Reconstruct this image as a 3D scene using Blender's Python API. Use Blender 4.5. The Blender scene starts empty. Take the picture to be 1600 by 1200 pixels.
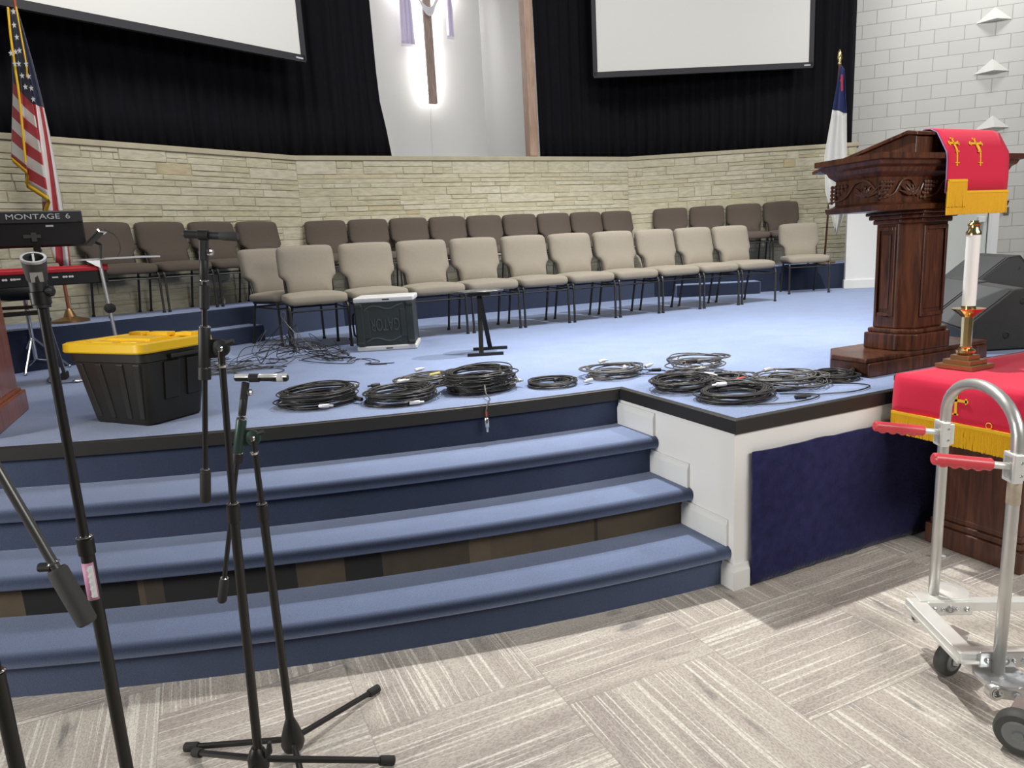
import bpy, bmesh, math, random
from mathutils import Vector, Matrix
from math import sin, cos, pi, radians, sqrt

rnd = random.Random(7)
COL = bpy.context.scene.collection
SC = bpy.context.scene

# ------------------------------------------------------------------ materials
MATS = {}
def new_mat(name):
    m = bpy.data.materials.new(name); m.use_nodes = True
    nt = m.node_tree
    return m, nt, nt.nodes['Principled BSDF']

def mat(name, col, rough=0.5, metal=0.0, var=0.08, scale=40.0, bump=0.0, spec=0.5, bscale=None, sheen=0.0, coat=0.0, emit=None, estr=0.0):
    """plain surface with a little procedural colour variation and optional bump"""
    m, nt, b = new_mat(name)
    tc = nt.nodes.new('ShaderNodeTexCoord')
    no = nt.nodes.new('ShaderNodeTexNoise'); no.inputs['Scale'].default_value = scale; no.inputs['Detail'].default_value = 4
    nt.links.new(tc.outputs['Object'], no.inputs['Vector'])
    mx = nt.nodes.new('ShaderNodeMix'); mx.data_type = 'RGBA'
    mx.inputs[6].default_value = (*[c*(1-var) for c in col], 1)
    mx.inputs[7].default_value = (*[min(1, c*(1+var)) for c in col], 1)
    nt.links.new(no.outputs['Fac'], mx.inputs[0]); nt.links.new(mx.outputs[2], b.inputs['Base Color'])
    b.inputs['Roughness'].default_value = rough; b.inputs['Metallic'].default_value = metal
    b.inputs['Specular IOR Level'].default_value = spec
    if sheen: b.inputs['Sheen Weight'].default_value = sheen; b.inputs['Sheen Roughness'].default_value = 0.4
    if coat: b.inputs['Coat Weight'].default_value = coat; b.inputs['Coat Roughness'].default_value = 0.12
    if emit: b.inputs['Emission Color'].default_value = (*emit, 1); b.inputs['Emission Strength'].default_value = estr
    if bump:
        n2 = nt.nodes.new('ShaderNodeTexNoise'); n2.inputs['Scale'].default_value = bscale or scale*4; n2.inputs['Detail'].default_value = 3
        nt.links.new(tc.outputs['Object'], n2.inputs['Vector'])
        bp = nt.nodes.new('ShaderNodeBump'); bp.inputs['Strength'].default_value = bump; bp.inputs['Distance'].default_value = 0.004
        nt.links.new(n2.outputs['Fac'], bp.inputs['Height']); nt.links.new(bp.outputs['Normal'], b.inputs['Normal'])
    MATS[name] = m
    return m

def wood(name, c1, c2, rough=0.3, scale=3.0, coat=0.3):
    m, nt, b = new_mat(name)
    tc = nt.nodes.new('ShaderNodeTexCoord'); mp = nt.nodes.new('ShaderNodeMapping')
    mp.inputs['Scale'].default_value = (scale*6, scale*6, scale*0.6)
    nt.links.new(tc.outputs['Object'], mp.inputs['Vector'])
    no = nt.nodes.new('ShaderNodeTexNoise'); no.inputs['Scale'].default_value = 2.2; no.inputs['Detail'].default_value = 8; no.inputs['Distortion'].default_value = 1.2
    nt.links.new(mp.outputs['Vector'], no.inputs['Vector'])
    cr = nt.nodes.new('ShaderNodeValToRGB')
    cr.color_ramp.elements[0].position = .32; cr.color_ramp.elements[0].color = (*c1, 1)
    cr.color_ramp.elements[1].position = .70; cr.color_ramp.elements[1].color = (*c2, 1)
    nt.links.new(no.outputs['Fac'], cr.inputs['Fac']); nt.links.new(cr.outputs['Color'], b.inputs['Base Color'])
    b.inputs['Roughness'].default_value = rough; b.inputs['Coat Weight'].default_value = coat; b.inputs['Coat Roughness'].default_value = .15
    bp = nt.nodes.new('ShaderNodeBump'); bp.inputs['Strength'].default_value = .08; bp.inputs['Distance'].default_value = .002
    nt.links.new(no.outputs['Fac'], bp.inputs['Height']); nt.links.new(bp.outputs['Normal'], b.inputs['Normal'])
    MATS[name] = m
    return m

def pile_carpet(name, c, c2):
    """cut pile carpet: speckled fibres at two scales"""
    m, nt, b = new_mat(name)
    tc = nt.nodes.new('ShaderNodeTexCoord')
    n1 = nt.nodes.new('ShaderNodeTexNoise'); n1.inputs['Scale'].default_value = 260; n1.inputs['Detail'].default_value = 3
    n2 = nt.nodes.new('ShaderNodeTexNoise'); n2.inputs['Scale'].default_value = 5; n2.inputs['Detail'].default_value = 5
    for n in (n1, n2): nt.links.new(tc.outputs['Object'], n.inputs['Vector'])
    ad = nt.nodes.new('ShaderNodeMath'); ad.operation = 'MULTIPLY_ADD'; ad.inputs[1].default_value = .35
    nt.links.new(n2.outputs['Fac'], ad.inputs[0]); nt.links.new(n1.outputs['Fac'], ad.inputs[2])
    cr = nt.nodes.new('ShaderNodeValToRGB')
    cr.color_ramp.elements[0].position = .45; cr.color_ramp.elements[0].color = (.78, .78, .78, 1)
    cr.color_ramp.elements[1].position = .9; cr.color_ramp.elements[1].color = (1.12, 1.12, 1.12, 1)
    nt.links.new(ad.outputs[0], cr.inputs['Fac'])
    # pile tone by view angle; also paints shaded risers dark, lit treads pale
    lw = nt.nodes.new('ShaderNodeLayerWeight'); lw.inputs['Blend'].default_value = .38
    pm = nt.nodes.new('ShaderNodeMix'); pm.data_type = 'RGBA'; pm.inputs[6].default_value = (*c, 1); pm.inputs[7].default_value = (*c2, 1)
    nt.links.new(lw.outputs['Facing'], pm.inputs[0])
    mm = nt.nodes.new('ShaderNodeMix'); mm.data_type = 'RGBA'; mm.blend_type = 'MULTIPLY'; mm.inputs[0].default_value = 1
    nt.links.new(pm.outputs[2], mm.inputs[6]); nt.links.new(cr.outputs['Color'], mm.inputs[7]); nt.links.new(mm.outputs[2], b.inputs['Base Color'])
    b.inputs['Roughness'].default_value = .95; b.inputs['Specular IOR Level'].default_value = .1
    b.inputs['Sheen Weight'].default_value = .2
    bp = nt.nodes.new('ShaderNodeBump'); bp.inputs['Strength'].default_value = .5; bp.inputs['Distance'].default_value = .004
    nt.links.new(n1.outputs['Fac'], bp.inputs['Height']); nt.links.new(bp.outputs['Normal'], b.inputs['Normal'])
    MATS[name] = m
    return m

def tile_carpet(name):
    """striped loop carpet tiles, laid quarter-turn, each tile with its own stripes"""
    m, nt, b = new_mat(name)
    N = nt.nodes.new; L = nt.links.new
    def math_(op, a=None, bb=None, v=None):
        n = N('ShaderNodeMath'); n.operation = op
        if a is not None: L(a, n.inputs[0])
        if bb is not None: L(bb, n.inputs[1])
        elif v is not None: n.inputs[1].default_value = v
        return n.outputs[0]
    tc = N('ShaderNodeTexCoord'); sp = N('ShaderNodeSeparateXYZ'); L(tc.outputs['Object'], sp.inputs[0])
    T = .63
    x = math_('DIVIDE', math_('SUBTRACT', sp.outputs[0], v=.97), v=T)
    cx = math_('FLOOR', x)
    y = math_('DIVIDE', math_('SUBTRACT', sp.outputs[1], v=1.84), v=T)
    off = math_('MULTIPLY', math_('MODULO', math_('ADD', cx, v=100.0), v=2.0), v=-.30)
    y = math_('ADD', y, off)
    cy = math_('FLOOR', y)
    par = math_('MODULO', math_('ADD', math_('ADD', cx, cy), v=200.0), v=2.0)
    fx = math_('FRACT', x); fy = math_('FRACT', y)
    inv = math_('SUBTRACT', None, par); nt.nodes[-1].inputs[0].default_value = 1.0
    # s runs across the stripes, t along them
    s = math_('ADD', math_('MULTIPLY', fx, par), math_('MULTIPLY', fy, inv))
    t = math_('ADD', math_('MULTIPLY', fy, par), math_('MULTIPLY', fx, inv))
    wn = N('ShaderNodeTexWhiteNoise'); wn.noise_dimensions = '2D'
    cb = N('ShaderNodeCombineXYZ'); L(cx, cb.inputs[0]); L(cy, cb.inputs[1]); L(cb.outputs[0], wn.inputs['Vector'])
    seed = math_('MULTIPLY', wn.outputs['Value'], v=57.0)
    def stripes(freq, tf, det, sd):
        c = N('ShaderNodeCombineXYZ')
        L(math_('MULTIPLY', s, v=freq), c.inputs[0]); L(math_('MULTIPLY', t, v=tf), c.inputs[1]); L(math_('ADD', seed, v=sd), c.inputs[2])
        n = N('ShaderNodeTexNoise'); n.inputs['Scale'].default_value = 1; n.inputs['Detail'].default_value = det
        L(c.outputs[0], n.inputs['Vector']); return n.outputs['Fac']
    fine = stripes(62, .8, 2, 0); broad = stripes(7, .8, 1, 9.3); dark = stripes(9, 2.0, 3, 21.7); speck = stripes(120, 60, 2, 3.1)
    def ramp(fac, stops):
        r = N('ShaderNodeValToRGB'); e = r.color_ramp.elements
        e[0].position, e[0].color = stops[0][0], (*stops[0][1], 1); e[1].position, e[1].color = stops[1][0], (*stops[1][1], 1)
        for p, c in stops[2:]:
            k = e.new(p); k.color = (*c, 1)
        L(fac, r.inputs['Fac']); return r.outputs['Color']
    def mix(fac, a, c, kind='MIX', f=None):
        n = N('ShaderNodeMix'); n.data_type = 'RGBA'; n.blend_type = kind
        if fac is not None: L(fac, n.inputs[0])
        else: n.inputs[0].default_value = f
        L(a, n.inputs[6]); L(c, n.inputs[7]); return n.outputs[2]
    base = ramp(broad, [(.30, (.40, .355, .325)), (.70, (.535, .495, .44)), (.5, (.475, .43, .385))])
    line = ramp(fine, [(.555, (0, 0, 0)), (.615, (1, 1, 1))])
    lit = N('ShaderNodeRGB'); lit.outputs[0].default_value = (.72, .69, .62, 1)
    lm = math_('MULTIPLY', N_rgb(nt, line), v=.9)
    c1 = mix(lm, base, lit.outputs[0])
    dk = ramp(dark, [(.25, (1, 1, 1)), (.36, (0, 0, 0))])
    dkc = N('ShaderNodeRGB'); dkc.outputs[0].default_value = (.16, .155, .16, 1)
    dm = math_('MULTIPLY', N_rgb(nt, dk), v=.75)
    c2 = mix(dm, c1, dkc.outputs[0])
    spk = ramp(speck, [(.36, (.62, .58, .55)), (.60, (1.06, 1.05, 1.03))])
    c3 = mix(None, c2, spk, 'MULTIPLY', .6)
    # fine joints between tiles
    def edge(f):
        d = math_('ABSOLUTE', math_('SUBTRACT', f, v=.5)); return math_('GREATER_THAN', d, v=.4965)
    j = math_('MULTIPLY', math_('MAXIMUM', edge(fx), edge(fy)), v=.35)
    jc = N('ShaderNodeRGB'); jc.outputs[0].default_value = (.2, .18, .16, 1)
    c4 = mix(j, c3, jc.outputs[0])
    L(c4, b.inputs['Base Color'])
    b.inputs['Roughness'].default_value = .95; b.inputs['Specular IOR Level'].default_value = .1
    bp = N('ShaderNodeBump'); bp.inputs['Strength'].default_value = .35; bp.inputs['Distance'].default_value = .003
    L(math_('ADD', speck, fine), bp.inputs['Height']); L(bp.outputs['Normal'], b.inputs['Normal'])
    return m
def N_rgb(nt, out):
    n = nt.nodes.new('ShaderNodeRGBToBW'); nt.links.new(out, n.inputs[0]); return n.outputs[0]

def block_mat(name):
    m, nt, b = new_mat(name)
    tc = nt.nodes.new('ShaderNodeTexCoord')
    br = nt.nodes.new('ShaderNodeTexBrick')
    br.offset = .5; br.inputs['Scale'].default_value = 1; br.inputs['Brick Width'].default_value = .4064; br.inputs['Row Height'].default_value = .2032
    br.inputs['Mortar Size'].default_value = .0055; br.inputs['Mortar Smooth'].default_value = .3; br.inputs['Bias'].default_value = 0
    br.inputs['Color1'].default_value = (.66, .655, .63, 1); br.inputs['Color2'].default_value = (.70, .695, .67, 1); br.inputs['Mortar'].default_value = (.46, .45, .42, 1)
    nt.links.new(tc.outputs['UV'], br.inputs['Vector']); nt.links.new(br.outputs['Color'], b.inputs['Base Color'])
    no = nt.nodes.new('ShaderNodeTexNoise'); no.inputs['Scale'].default_value = 90; nt.links.new(tc.outputs['UV'], no.inputs['Vector'])
    ml = nt.nodes.new('ShaderNodeMath'); ml.operation = 'MULTIPLY_ADD'; ml.inputs[1].default_value = -1.0
    sc = nt.nodes.new('ShaderNodeMath'); sc.operation = 'MULTIPLY'; sc.inputs[1].default_value = .12
    nt.links.new(no.outputs['Fac'], sc.inputs[0]); nt.links.new(br.outputs['Fac'], ml.inputs[0]); nt.links.new(sc.outputs[0], ml.inputs[2])
    bp = nt.nodes.new('ShaderNodeBump'); bp.inputs['Strength'].default_value = .7; bp.inputs['Distance'].default_value = .006
    nt.links.new(ml.outputs[0], bp.inputs['Height']); nt.links.new(bp.outputs['Normal'], b.inputs['Normal'])
    b.inputs['Roughness'].default_value = .6
    return m

def stone_mat(name):
    m, nt, b = new_mat(name)
    g = nt.nodes.new('ShaderNodeNewGeometry'); tc = nt.nodes.new('ShaderNodeTexCoord')
    cr = nt.nodes.new('ShaderNodeValToRGB'); e = cr.color_ramp.elements
    e[0].position = 0; e[0].color = (.55, .51, .355, 1); e[1].position = 1; e[1].color = (.66, .62, .47, 1)
    k = e.new(.5); k.color = (.61, .565, .41, 1); k = e.new(.95); k.color = (.64, .60, .46, 1); k = e.new(.98); k.color = (.54, .45, .27, 1)
    nt.links.new(g.outputs['Random Per Island'], cr.inputs['Fac'])
    mp = nt.nodes.new('ShaderNodeMapping'); mp.inputs['Scale'].default_value = (1, 1, 3.5)
    nt.links.new(tc.outputs['Object'], mp.inputs['Vector'])
    no = nt.nodes.new('ShaderNodeTexNoise'); no.inputs['Scale'].default_value = 9; no.inputs['Detail'].default_value = 7; no.inputs['Distortion'].default_value = .6
    nt.links.new(mp.outputs['Vector'], no.inputs['Vector'])
    mr = nt.nodes.new('ShaderNodeMapRange'); mr.inputs['From Min'].default_value = .3; mr.inputs['From Max'].default_value = .62; mr.inputs['To Min'].default_value = .72; mr.inputs['To Max'].default_value = 1.05
    nt.links.new(no.outputs['Fac'], mr.inputs['Value'])
    mx = nt.nodes.new('ShaderNodeMix'); mx.data_type = 'RGBA'; mx.blend_type = 'MULTIPLY'; mx.inputs[0].default_value = .8
    nt.links.new(cr.outputs['Color'], mx.inputs[6]); nt.links.new(mr.outputs[0], mx.inputs[7]); nt.links.new(mx.outputs[2], b.inputs['Base Color'])
    bp = nt.nodes.new('ShaderNodeBump'); bp.inputs['Strength'].default_value = .45; bp.inputs['Distance'].default_value = .009
    nt.links.new(no.outputs['Fac'], bp.inputs['Height']); nt.links.new(bp.outputs['Normal'], b.inputs['Normal'])
    b.inputs['Roughness'].default_value = .85
    return m

def exposed_mat(name):
    """bare riser: torn black mesh over plywood patches"""
    m, nt, b = new_mat(name)
    N = nt.nodes.new; L = nt.links.new
    tc = N('ShaderNodeTexCoord')
    mp = N('ShaderNodeMapping'); mp.inputs['Scale'].default_value = (3.1, .01, .01); L(tc.outputs['Object'], mp.inputs['Vector'])
    vo = N('ShaderNodeTexVoronoi'); vo.inputs['Scale'].default_value = 1; L(mp.outputs['Vector'], vo.inputs['Vector'])
    bw = N('ShaderNodeRGBToBW'); L(vo.outputs['Color'], bw.inputs[0])
    cr = N('ShaderNodeValToRGB'); e = cr.color_ramp.elements
    e[0].position = .3; e[0].color = (.012, .011, .010, 1); e[1].position = .75; e[1].color = (.135, .098, .058, 1)
    k = e.new(.5); k.color = (.050, .039, .026, 1)
    L(bw.outputs[0], cr.inputs['Fac'])
    wv = N('ShaderNodeTexChecker'); wv.inputs['Scale'].default_value = 320; L(tc.outputs['Object'], wv.inputs['Vector'])
    no = N('ShaderNodeTexNoise'); no.inputs['Scale'].default_value = 14; no.inputs['Detail'].default_value = 6; L(tc.outputs['Object'], no.inputs['Vector'])
    mx = N('ShaderNodeMix'); mx.data_type = 'RGBA'; mx.inputs[7].default_value = (.018, .016, .014, 1)
    ml = N('ShaderNodeMath'); ml.operation = 'MULTIPLY'; L(wv.outputs['Fac'], ml.inputs[0]); L(no.outputs['Fac'], ml.inputs[1])
    L(ml.outputs[0], mx.inputs[0]); L(cr.outputs['Color'], mx.inputs[6]); L(mx.outputs[2], b.inputs['Base Color'])
    b.inputs['Roughness'].default_value = .9
    return m

def flag_mat(name):
    """stripes and canton from the cloth's own UV (u across the hoist-to-fly drape, v down the stripes)"""
    m, nt, b = new_mat(name)
    N = nt.nodes.new; L = nt.links.new
    uv = N('ShaderNodeUVMap'); sp = N('ShaderNodeSeparateXYZ'); L(uv.outputs[0], sp.inputs[0])
    ml = N('ShaderNodeMath'); ml.operation = 'MULTIPLY'; ml.inputs[1].default_value = 13; L(sp.outputs[1], ml.inputs[0])
    fl = N('ShaderNodeMath'); fl.operation = 'FLOOR'; L(ml.outputs[0], fl.inputs[0])
    md = N('ShaderNodeMath'); md.operation = 'MODULO'; md.inputs[1].default_value = 2; L(fl.outputs[0], md.inputs[0])
    mx = N('ShaderNodeMix'); mx.data_type = 'RGBA'; mx.inputs[6].default_value = (.50, .030, .045, 1); mx.inputs[7].default_value = (.80, .77, .74, 1)
    L(md.outputs[0], mx.inputs[0])
    lt = N('ShaderNodeMath'); lt.operation = 'LESS_THAN'; lt.inputs[1].default_value = 0.0; L(sp.outputs[0], lt.inputs[0])
    m2 = N('ShaderNodeMix'); m2.data_type = 'RGBA'; m2.inputs[7].default_value = (.011, .015, .055, 1)
    L(lt.outputs[0], m2.inputs[0]); L(mx.outputs[2], m2.inputs[6]); L(m2.outputs[2], b.inputs['Base Color'])
    b.inputs['Roughness'].default_value = .6; b.inputs['Sheen Weight'].default_value = .2
    return m

M_FLOOR = tile_carpet('carpet_tiles')
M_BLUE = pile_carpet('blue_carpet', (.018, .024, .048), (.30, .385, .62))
M_BLOCK = block_mat('painted_block')
M_STONE = stone_mat('stone_veneer')
M_MORTAR = mat('stone_mortar', (.47, .43, .30), .95, var=.15, scale=30)
M_CAP = mat('stone_cap', (.50, .45, .32), .8, var=.2, scale=7, bump=.3, bscale=50)
M_EXP = exposed_mat('bare_riser')
M_FLAG = flag_mat('flag_cloth')
M_WHITE = mat('white_paint', (.80, .795, .77), .55, var=.02, scale=6)
M_TRIMW = mat('white_gloss_trim', (.78, .78, .75), .35, var=.02)
M_DOOR = mat('pale_door', (.60, .62, .56), .5, var=.02)
M_DARKGAP = mat('door_gap', (.05, .05, .05), .8)
M_ALC = mat('alcove_plaster', (.70, .70, .69), .7, var=.02, scale=4)
M_CURT = mat('black_drape', (.0075, .0075, .0105), .95, var=.25, scale=14, bump=.2, bscale=300, spec=.15)
M_EDGE = mat('black_rubber_edge', (.018, .017, .016), .5, var=.2)
M_SCREEN = mat('screen_fabric', (.78, .775, .74), .85, var=.01)
M_SFRAME = mat('screen_border', (.028, .028, .033), .7)
M_OAK = wood('light_trim_wood', (.36, .22, .15), (.52, .36, .27), .45, 2.0, .1)
M_CROSSW = wood('weathered_wood', (.25, .18, .15), (.40, .31, .27), .7, 3.0, 0)
M_MAHOG = wood('dark_mahogany', (.030, .0085, .004), (.118, .037, .014), .36, 2.5, .2)
M_MAHOGD = wood('dark_mahogany_carving', (.042, .014, .006), (.135, .050, .022), .45, 3.0, .2)
M_WALNUT = wood('table_walnut', (.045, .015, .008), (.120, .044, .024), .4, 2.0, .2)
M_CHERRY = wood('cherry_panel', (.22, .055, .022), (.36, .105, .042), .38, 2.0, .3)
M_TAUPE = mat('beige_chair_fabric', (.295, .262, .212), .95, var=.14, scale=120, bump=.25, bscale=500, spec=.1, sheen=.1)
M_TAUPED = mat('brown_chair_fabric', (.118, .095, .078), .95, var=.14, scale=120, bump=.25, bscale=500, spec=.1, sheen=.1)
M_CHBACK = mat('chair_back_shell', (.20, .17, .145), .8)
M_STEELB = mat('dark_grey_chair_steel', (.060, .058, .055), .38, .55)
M_BLACK = mat('black_enamel', (.012, .011, .010), .36, .0)
M_BLACKM = mat('black_plastic', (.014, .014, .015), .55, 0, var=.2)
M_RUBBER = mat('black_rubber', (.022, .021, .020), .8)
M_RUBBERG = mat('dark_grey_rubber', (.055, .055, .052), .75)
M_GUNM = mat('grey_boom_steel', (.15, .15, .145), .32, .7)
M_GREEN = mat('dark_green_bracket', (.030, .060, .048), .4, .3)
M_CHROME = mat('chrome', (.72, .72, .72), .16, 1.0, var=.03)
M_SILVER = mat('brushed_silver', (.58, .59, .60), .35, .9, var=.06)
M_CABLE = mat('black_cable_jacket', (.036, .034, .033), .34, 0, var=.3)
M_CABLEG = mat('grey_cable_jacket', (.105, .10, .097), .36, 0, var=.3)
M_WIRE = mat('thin_wire_jacket', (.02, .02, .021), .42)
M_TAPEY = mat('yellow_tape', (.60, .50, .16), .6)
M_REDB = mat('red_plastic', (.55, .06, .05), .5)
M_WLAB = mat('white_label', (.80, .80, .80), .6, var=.02)
M_PINK = mat('pink_label', (.62, .28, .42), .6, var=.05)
M_YEL = mat('yellow_lid_plastic', (.95, .58, .012), .42, var=.03)
M_BIN = mat('black_tote_plastic', (.021, .020, .016), .42, 0, var=.15, scale=8)
M_CASE = mat('dark_green_case_plastic', (.040, .050, .046), .45, 0, var=.12, bump=.25, bscale=600)
M_CASEW = mat('white_case_rim', (.75, .75, .73), .4, var=.03)
M_RED = mat('red_altar_cloth', (.64, .012, .052), .85, 0, var=.08, scale=300, sheen=.08, bump=.2, bscale=600)
M_GOLD = mat('gold_fringe', (.80, .47, .010), .65, var=.18, scale=200)
M_GOLDE = mat('gold_embroidery', (.85, .50, .02), .6)
M_LINING = mat('purple_lining', (.28, .22, .42), .8)
M_BRASS = mat('polished_brass', (.80, .60, .27), .18, 1.0, var=.04)
M_BRASSD = mat('bronze_base', (.34, .20, .09), .35, .8, var=.1)
M_WAX = mat('white_candle', (.82, .82, .78), .4, var=.01)
M_ALU = mat('scuffed_aluminium', (.62, .61, .58), .38, .75, var=.10, scale=14, bump=.08)
M_ALUB = mat('bright_aluminium', (.80, .80, .76), .42, .45, var=.06, scale=20)
M_RUST = mat('rusty_band', (.50, .42, .32), .55, .4, var=.35, scale=35)
M_GRIP = mat('red_hand_grip', (.66, .055, .070), .45, 0, var=.08, coat=.2)
M_TYRE = mat('grey_caster_tyre', (.055, .055, .050), .65)
M_HUB = mat('grey_caster_hub', (.17, .18, .18), .5)
M_PLUSH = mat('navy_plush', (.022, .022, .075), .95, 0, var=.55, scale=22, bump=.9, bscale=70, spec=.1, sheen=.12)
M_WEDGE = mat('black_speaker_paint', (.018, .018, .019), .62, 0, var=.25, bump=.4, bscale=500)
M_GRILLE = mat('grey_speaker_grille', (.045, .047, .050), .7, .0, var=.15, scale=250)
M_KEYB = mat('black_keyboard_shell', (.010, .010, .011), .42)
M_KEYR = mat('red_keyboard_shell', (.52, .022, .035), .38)
M_LOGO = mat('grey_lettering', (.55, .56, .57), .5)
M_VIOLET = mat('lavender_drape', (.76, .71, .88), .8, var=.06)
M_VIOLETW = mat('white_drape', (.80, .79, .84), .8, var=.04)
M_LED = mat('led_strip', (1, 1, 1), .5, emit=(1.0, .99, .97), estr=22.0)
M_FWHITE = mat('white_flag_cloth', (.74, .74, .71), .75, var=.03)
M_FBLUE = mat('blue_flag_cloth', (.020, .030, .125), .75)
M_FRED = mat('red_flag_cloth', (.45, .03, .05), .75)
M_NICK = mat('bright_nickel', (.78, .78, .76), .3, .35)
M_CASEL = mat('case_relief_lit', (.085, .10, .095), .4)  # case plastic lightened: painted highlight on the raised lettering and wave
M_PAPER = mat('paper_scrap', (.7, .7, .68), .7)

# ------------------------------------------------------------------ mesh builder
class MB:
    def __init__(s): s.bm = bmesh.new()
    def _v(s, pts): return [s.bm.verts.new(p) for p in pts]
    def face(s, pts):
        try: return s.bm.faces.new(s._v(pts))
        except ValueError: return None
    def box(s, c, d, R=None):
        x, y, z = d[0]/2, d[1]/2, d[2]/2
        P = [Vector(q) for q in ((-x,-y,-z),(x,-y,-z),(x,y,-z),(-x,y,-z),(-x,-y,z),(x,-y,z),(x,y,z),(-x,y,z))]
        if R is not None: P = [R @ p for p in P]
        v = s._v([p + Vector(c) for p in P])
        for f in ((0,3,2,1),(4,5,6,7),(0,1,5,4),(1,2,6,5),(2,3,7,6),(3,0,4,7)): s.bm.faces.new([v[i] for i in f])
        return s
    def bar(s, a, b, w, t, up=(0, 0, 1)):
        """rectangular bar from a to b: w across, t along 'up'"""
        a, b = Vector(a), Vector(b); d = (b-a); l = d.length; d.normalize()
        u = Vector(up); sd = d.cross(u)
        if sd.length < 1e-4: sd = d.cross(Vector((1, 0, 0)))
        sd.normalize(); u = sd.cross(d).normalized()
        R = Matrix((sd, d, u)).transposed()
        return s.box((a+b)/2, (w, l, t), R)
    def tube(s, pts, r, n=8, cap=True, closed=False):
        pts = [Vector(p) for p in pts]; k = len(pts)
        rs = r if isinstance(r, (list, tuple)) else [r]*k
        rings = []; prev = None
        for i, p in enumerate(pts):
            if closed: t = pts[(i+1) % k] - pts[i-1]
            else: t = pts[min(i+1, k-1)] - pts[max(i-1, 0)]
            if t.length < 1e-9: t = Vector((0, 0, 1))
            t.normalize()
            if prev is None:
                a = Vector((0, 0, 1)) if abs(t.z) < .9 else Vector((1, 0, 0))
                u = t.cross(a).normalized()
            else:
                u = prev - t*prev.dot(t)
                u = u.normalized() if u.length > 1e-6 else t.orthogonal().normalized()
            prev = u; w = t.cross(u)
            rings.append(s._v([p + (u*cos(2*pi*j/n) + w*sin(2*pi*j/n))*rs[i] for j in range(n)]))
        m = k if closed else k-1
        for i in range(m):
            A, B = rings[i], rings[(i+1) % k]
            for j in range(n): s.bm.faces.new((A[j], A[(j+1) % n], B[(j+1) % n], B[j]))
        if cap and not closed:
            s.bm.faces.new(rings[0][::-1]); s.bm.faces.new(rings[-1])
        return s
    def lathe(s, prof, c=(0, 0, 0), n=24, axis=None, cap=True):
        """prof: (r, z) from bottom to top; axis: optional direction for z"""
        R = Matrix.Identity(3)
        if axis is not None: R = Vector((0, 0, 1)).rotation_difference(Vector(axis).normalized()).to_matrix()
        c = Vector(c); rings = []
        for r, z in prof:
            r = max(r, 1e-5)
            rings.append(s._v([R @ Vector((r*cos(2*pi*j/n), r*sin(2*pi*j/n), z)) + c for j in range(n)]))
        for A, B in zip(rings, rings[1:]):
            for j in range(n): s.bm.faces.new((A[j], A[(j+1) % n], B[(j+1) % n], B[j]))
        if cap: s.bm.faces.new(rings[0][::-1]); s.bm.faces.new(rings[-1])
        return s
    def prism(s, poly, a, b):
        """extrude: poly is a list of 3D offsets at a; b is the extrusion vector"""
        a, b = Vector(a), Vector(b)
        A = s._v([a + Vector(p) for p in poly]); B = s._v([a + b + Vector(p) for p in poly])
        n = len(poly)
        s.bm.faces.new(A[::-1]); s.bm.faces.new(B)
        for j in range(n): s.bm.faces.new((A[j], A[(j+1) % n], B[(j+1) % n], B[j]))
        return s
    def loft(s, rings, cap=True, closed=True):
        V = [s._v(r) for r in rings]; n = len(rings[0])
        for A, B in zip(V, V[1:]):
            for j in range(n if closed else n-1): s.bm.faces.new((A[j], A[(j+1) % n], B[(j+1) % n], B[j]))
        if cap and closed: s.bm.faces.new(V[0][::-1]); s.bm.faces.new(V[-1])
        return s
    def grid(s, rows, uvs=None):
        V = [s._v(r) for r in rows]
        lay = s.bm.loops.layers.uv.verify() if uvs else None
        for i in range(len(V)-1):
            for j in range(len(V[0])-1):
                f = s.bm.faces.new((V[i][j], V[i][j+1], V[i+1][j+1], V[i+1][j]))
                if uvs:
                    for lp, (a, b) in zip(f.loops, ((i, j), (i, j+1), (i+1, j+1), (i+1, j))): lp[lay].uv = uvs[a][b]
        return s
    def ball(s, c, r, n=10, m=7, sc=(1, 1, 1)):
        prof = [(r*cos(-pi/2 + pi*i/m), r*sin(-pi/2 + pi*i/m)) for i in range(m+1)]
        k = len(s.bm.verts); s.lathe(prof, (0, 0, 0), n); s.bm.verts.ensure_lookup_table()
        for v in s.bm.verts[k:]: v.co = Vector((v.co.x*sc[0], v.co.y*sc[1], v.co.z*sc[2])) + Vector(c)
        return s
    def sup(s, w, d, h, e1=.35, e2=.3, nu=36, nv=14, f=None):
        pw = lambda a, e: math.copysign(abs(a)**e, a)
        rings = []
        for i in range(nv+1):
            la = -pi/2 + pi*i/nv; r = []
            for j in range(nu):
                lo = 2*pi*j/nu
                p = Vector((w/2*pw(cos(la), e1)*pw(cos(lo), e2), d/2*pw(cos(la), e1)*pw(sin(lo), e2), h/2*pw(sin(la), e1)))
                r.append(f(p) if f else p)
            rings.append(r)
        return s.loft(rings)
    def xform(s, M):
        s.bm.transform(M); return s
    def build(s, name, m, parent=None, smooth=False, bevel=0, bseg=2, solid=0, autosm=35, keepn=False):
        bmesh.ops.remove_doubles(s.bm, verts=s.bm.verts, dist=1e-6)
        if not keepn: bmesh.ops.recalc_face_normals(s.bm, faces=s.bm.faces)
        if smooth:
            for f in s.bm.faces: f.smooth = True
            if autosm:
                lim = radians(autosm)
                for e in s.bm.edges:
                    if len(e.link_faces) == 2 and e.calc_face_angle(0) > lim: e.smooth = False
        me = bpy.data.meshes.new(name); s.bm.to_mesh(me); s.bm.free()
        o = bpy.data.objects.new(name, me); COL.objects.link(o)
        if m is not None: me.materials.append(m)
        if parent is not None: o.parent = parent
        if solid:
            md = o.modifiers.new('thick', 'SOLIDIFY'); md.thickness = solid; md.offset = 0
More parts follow.
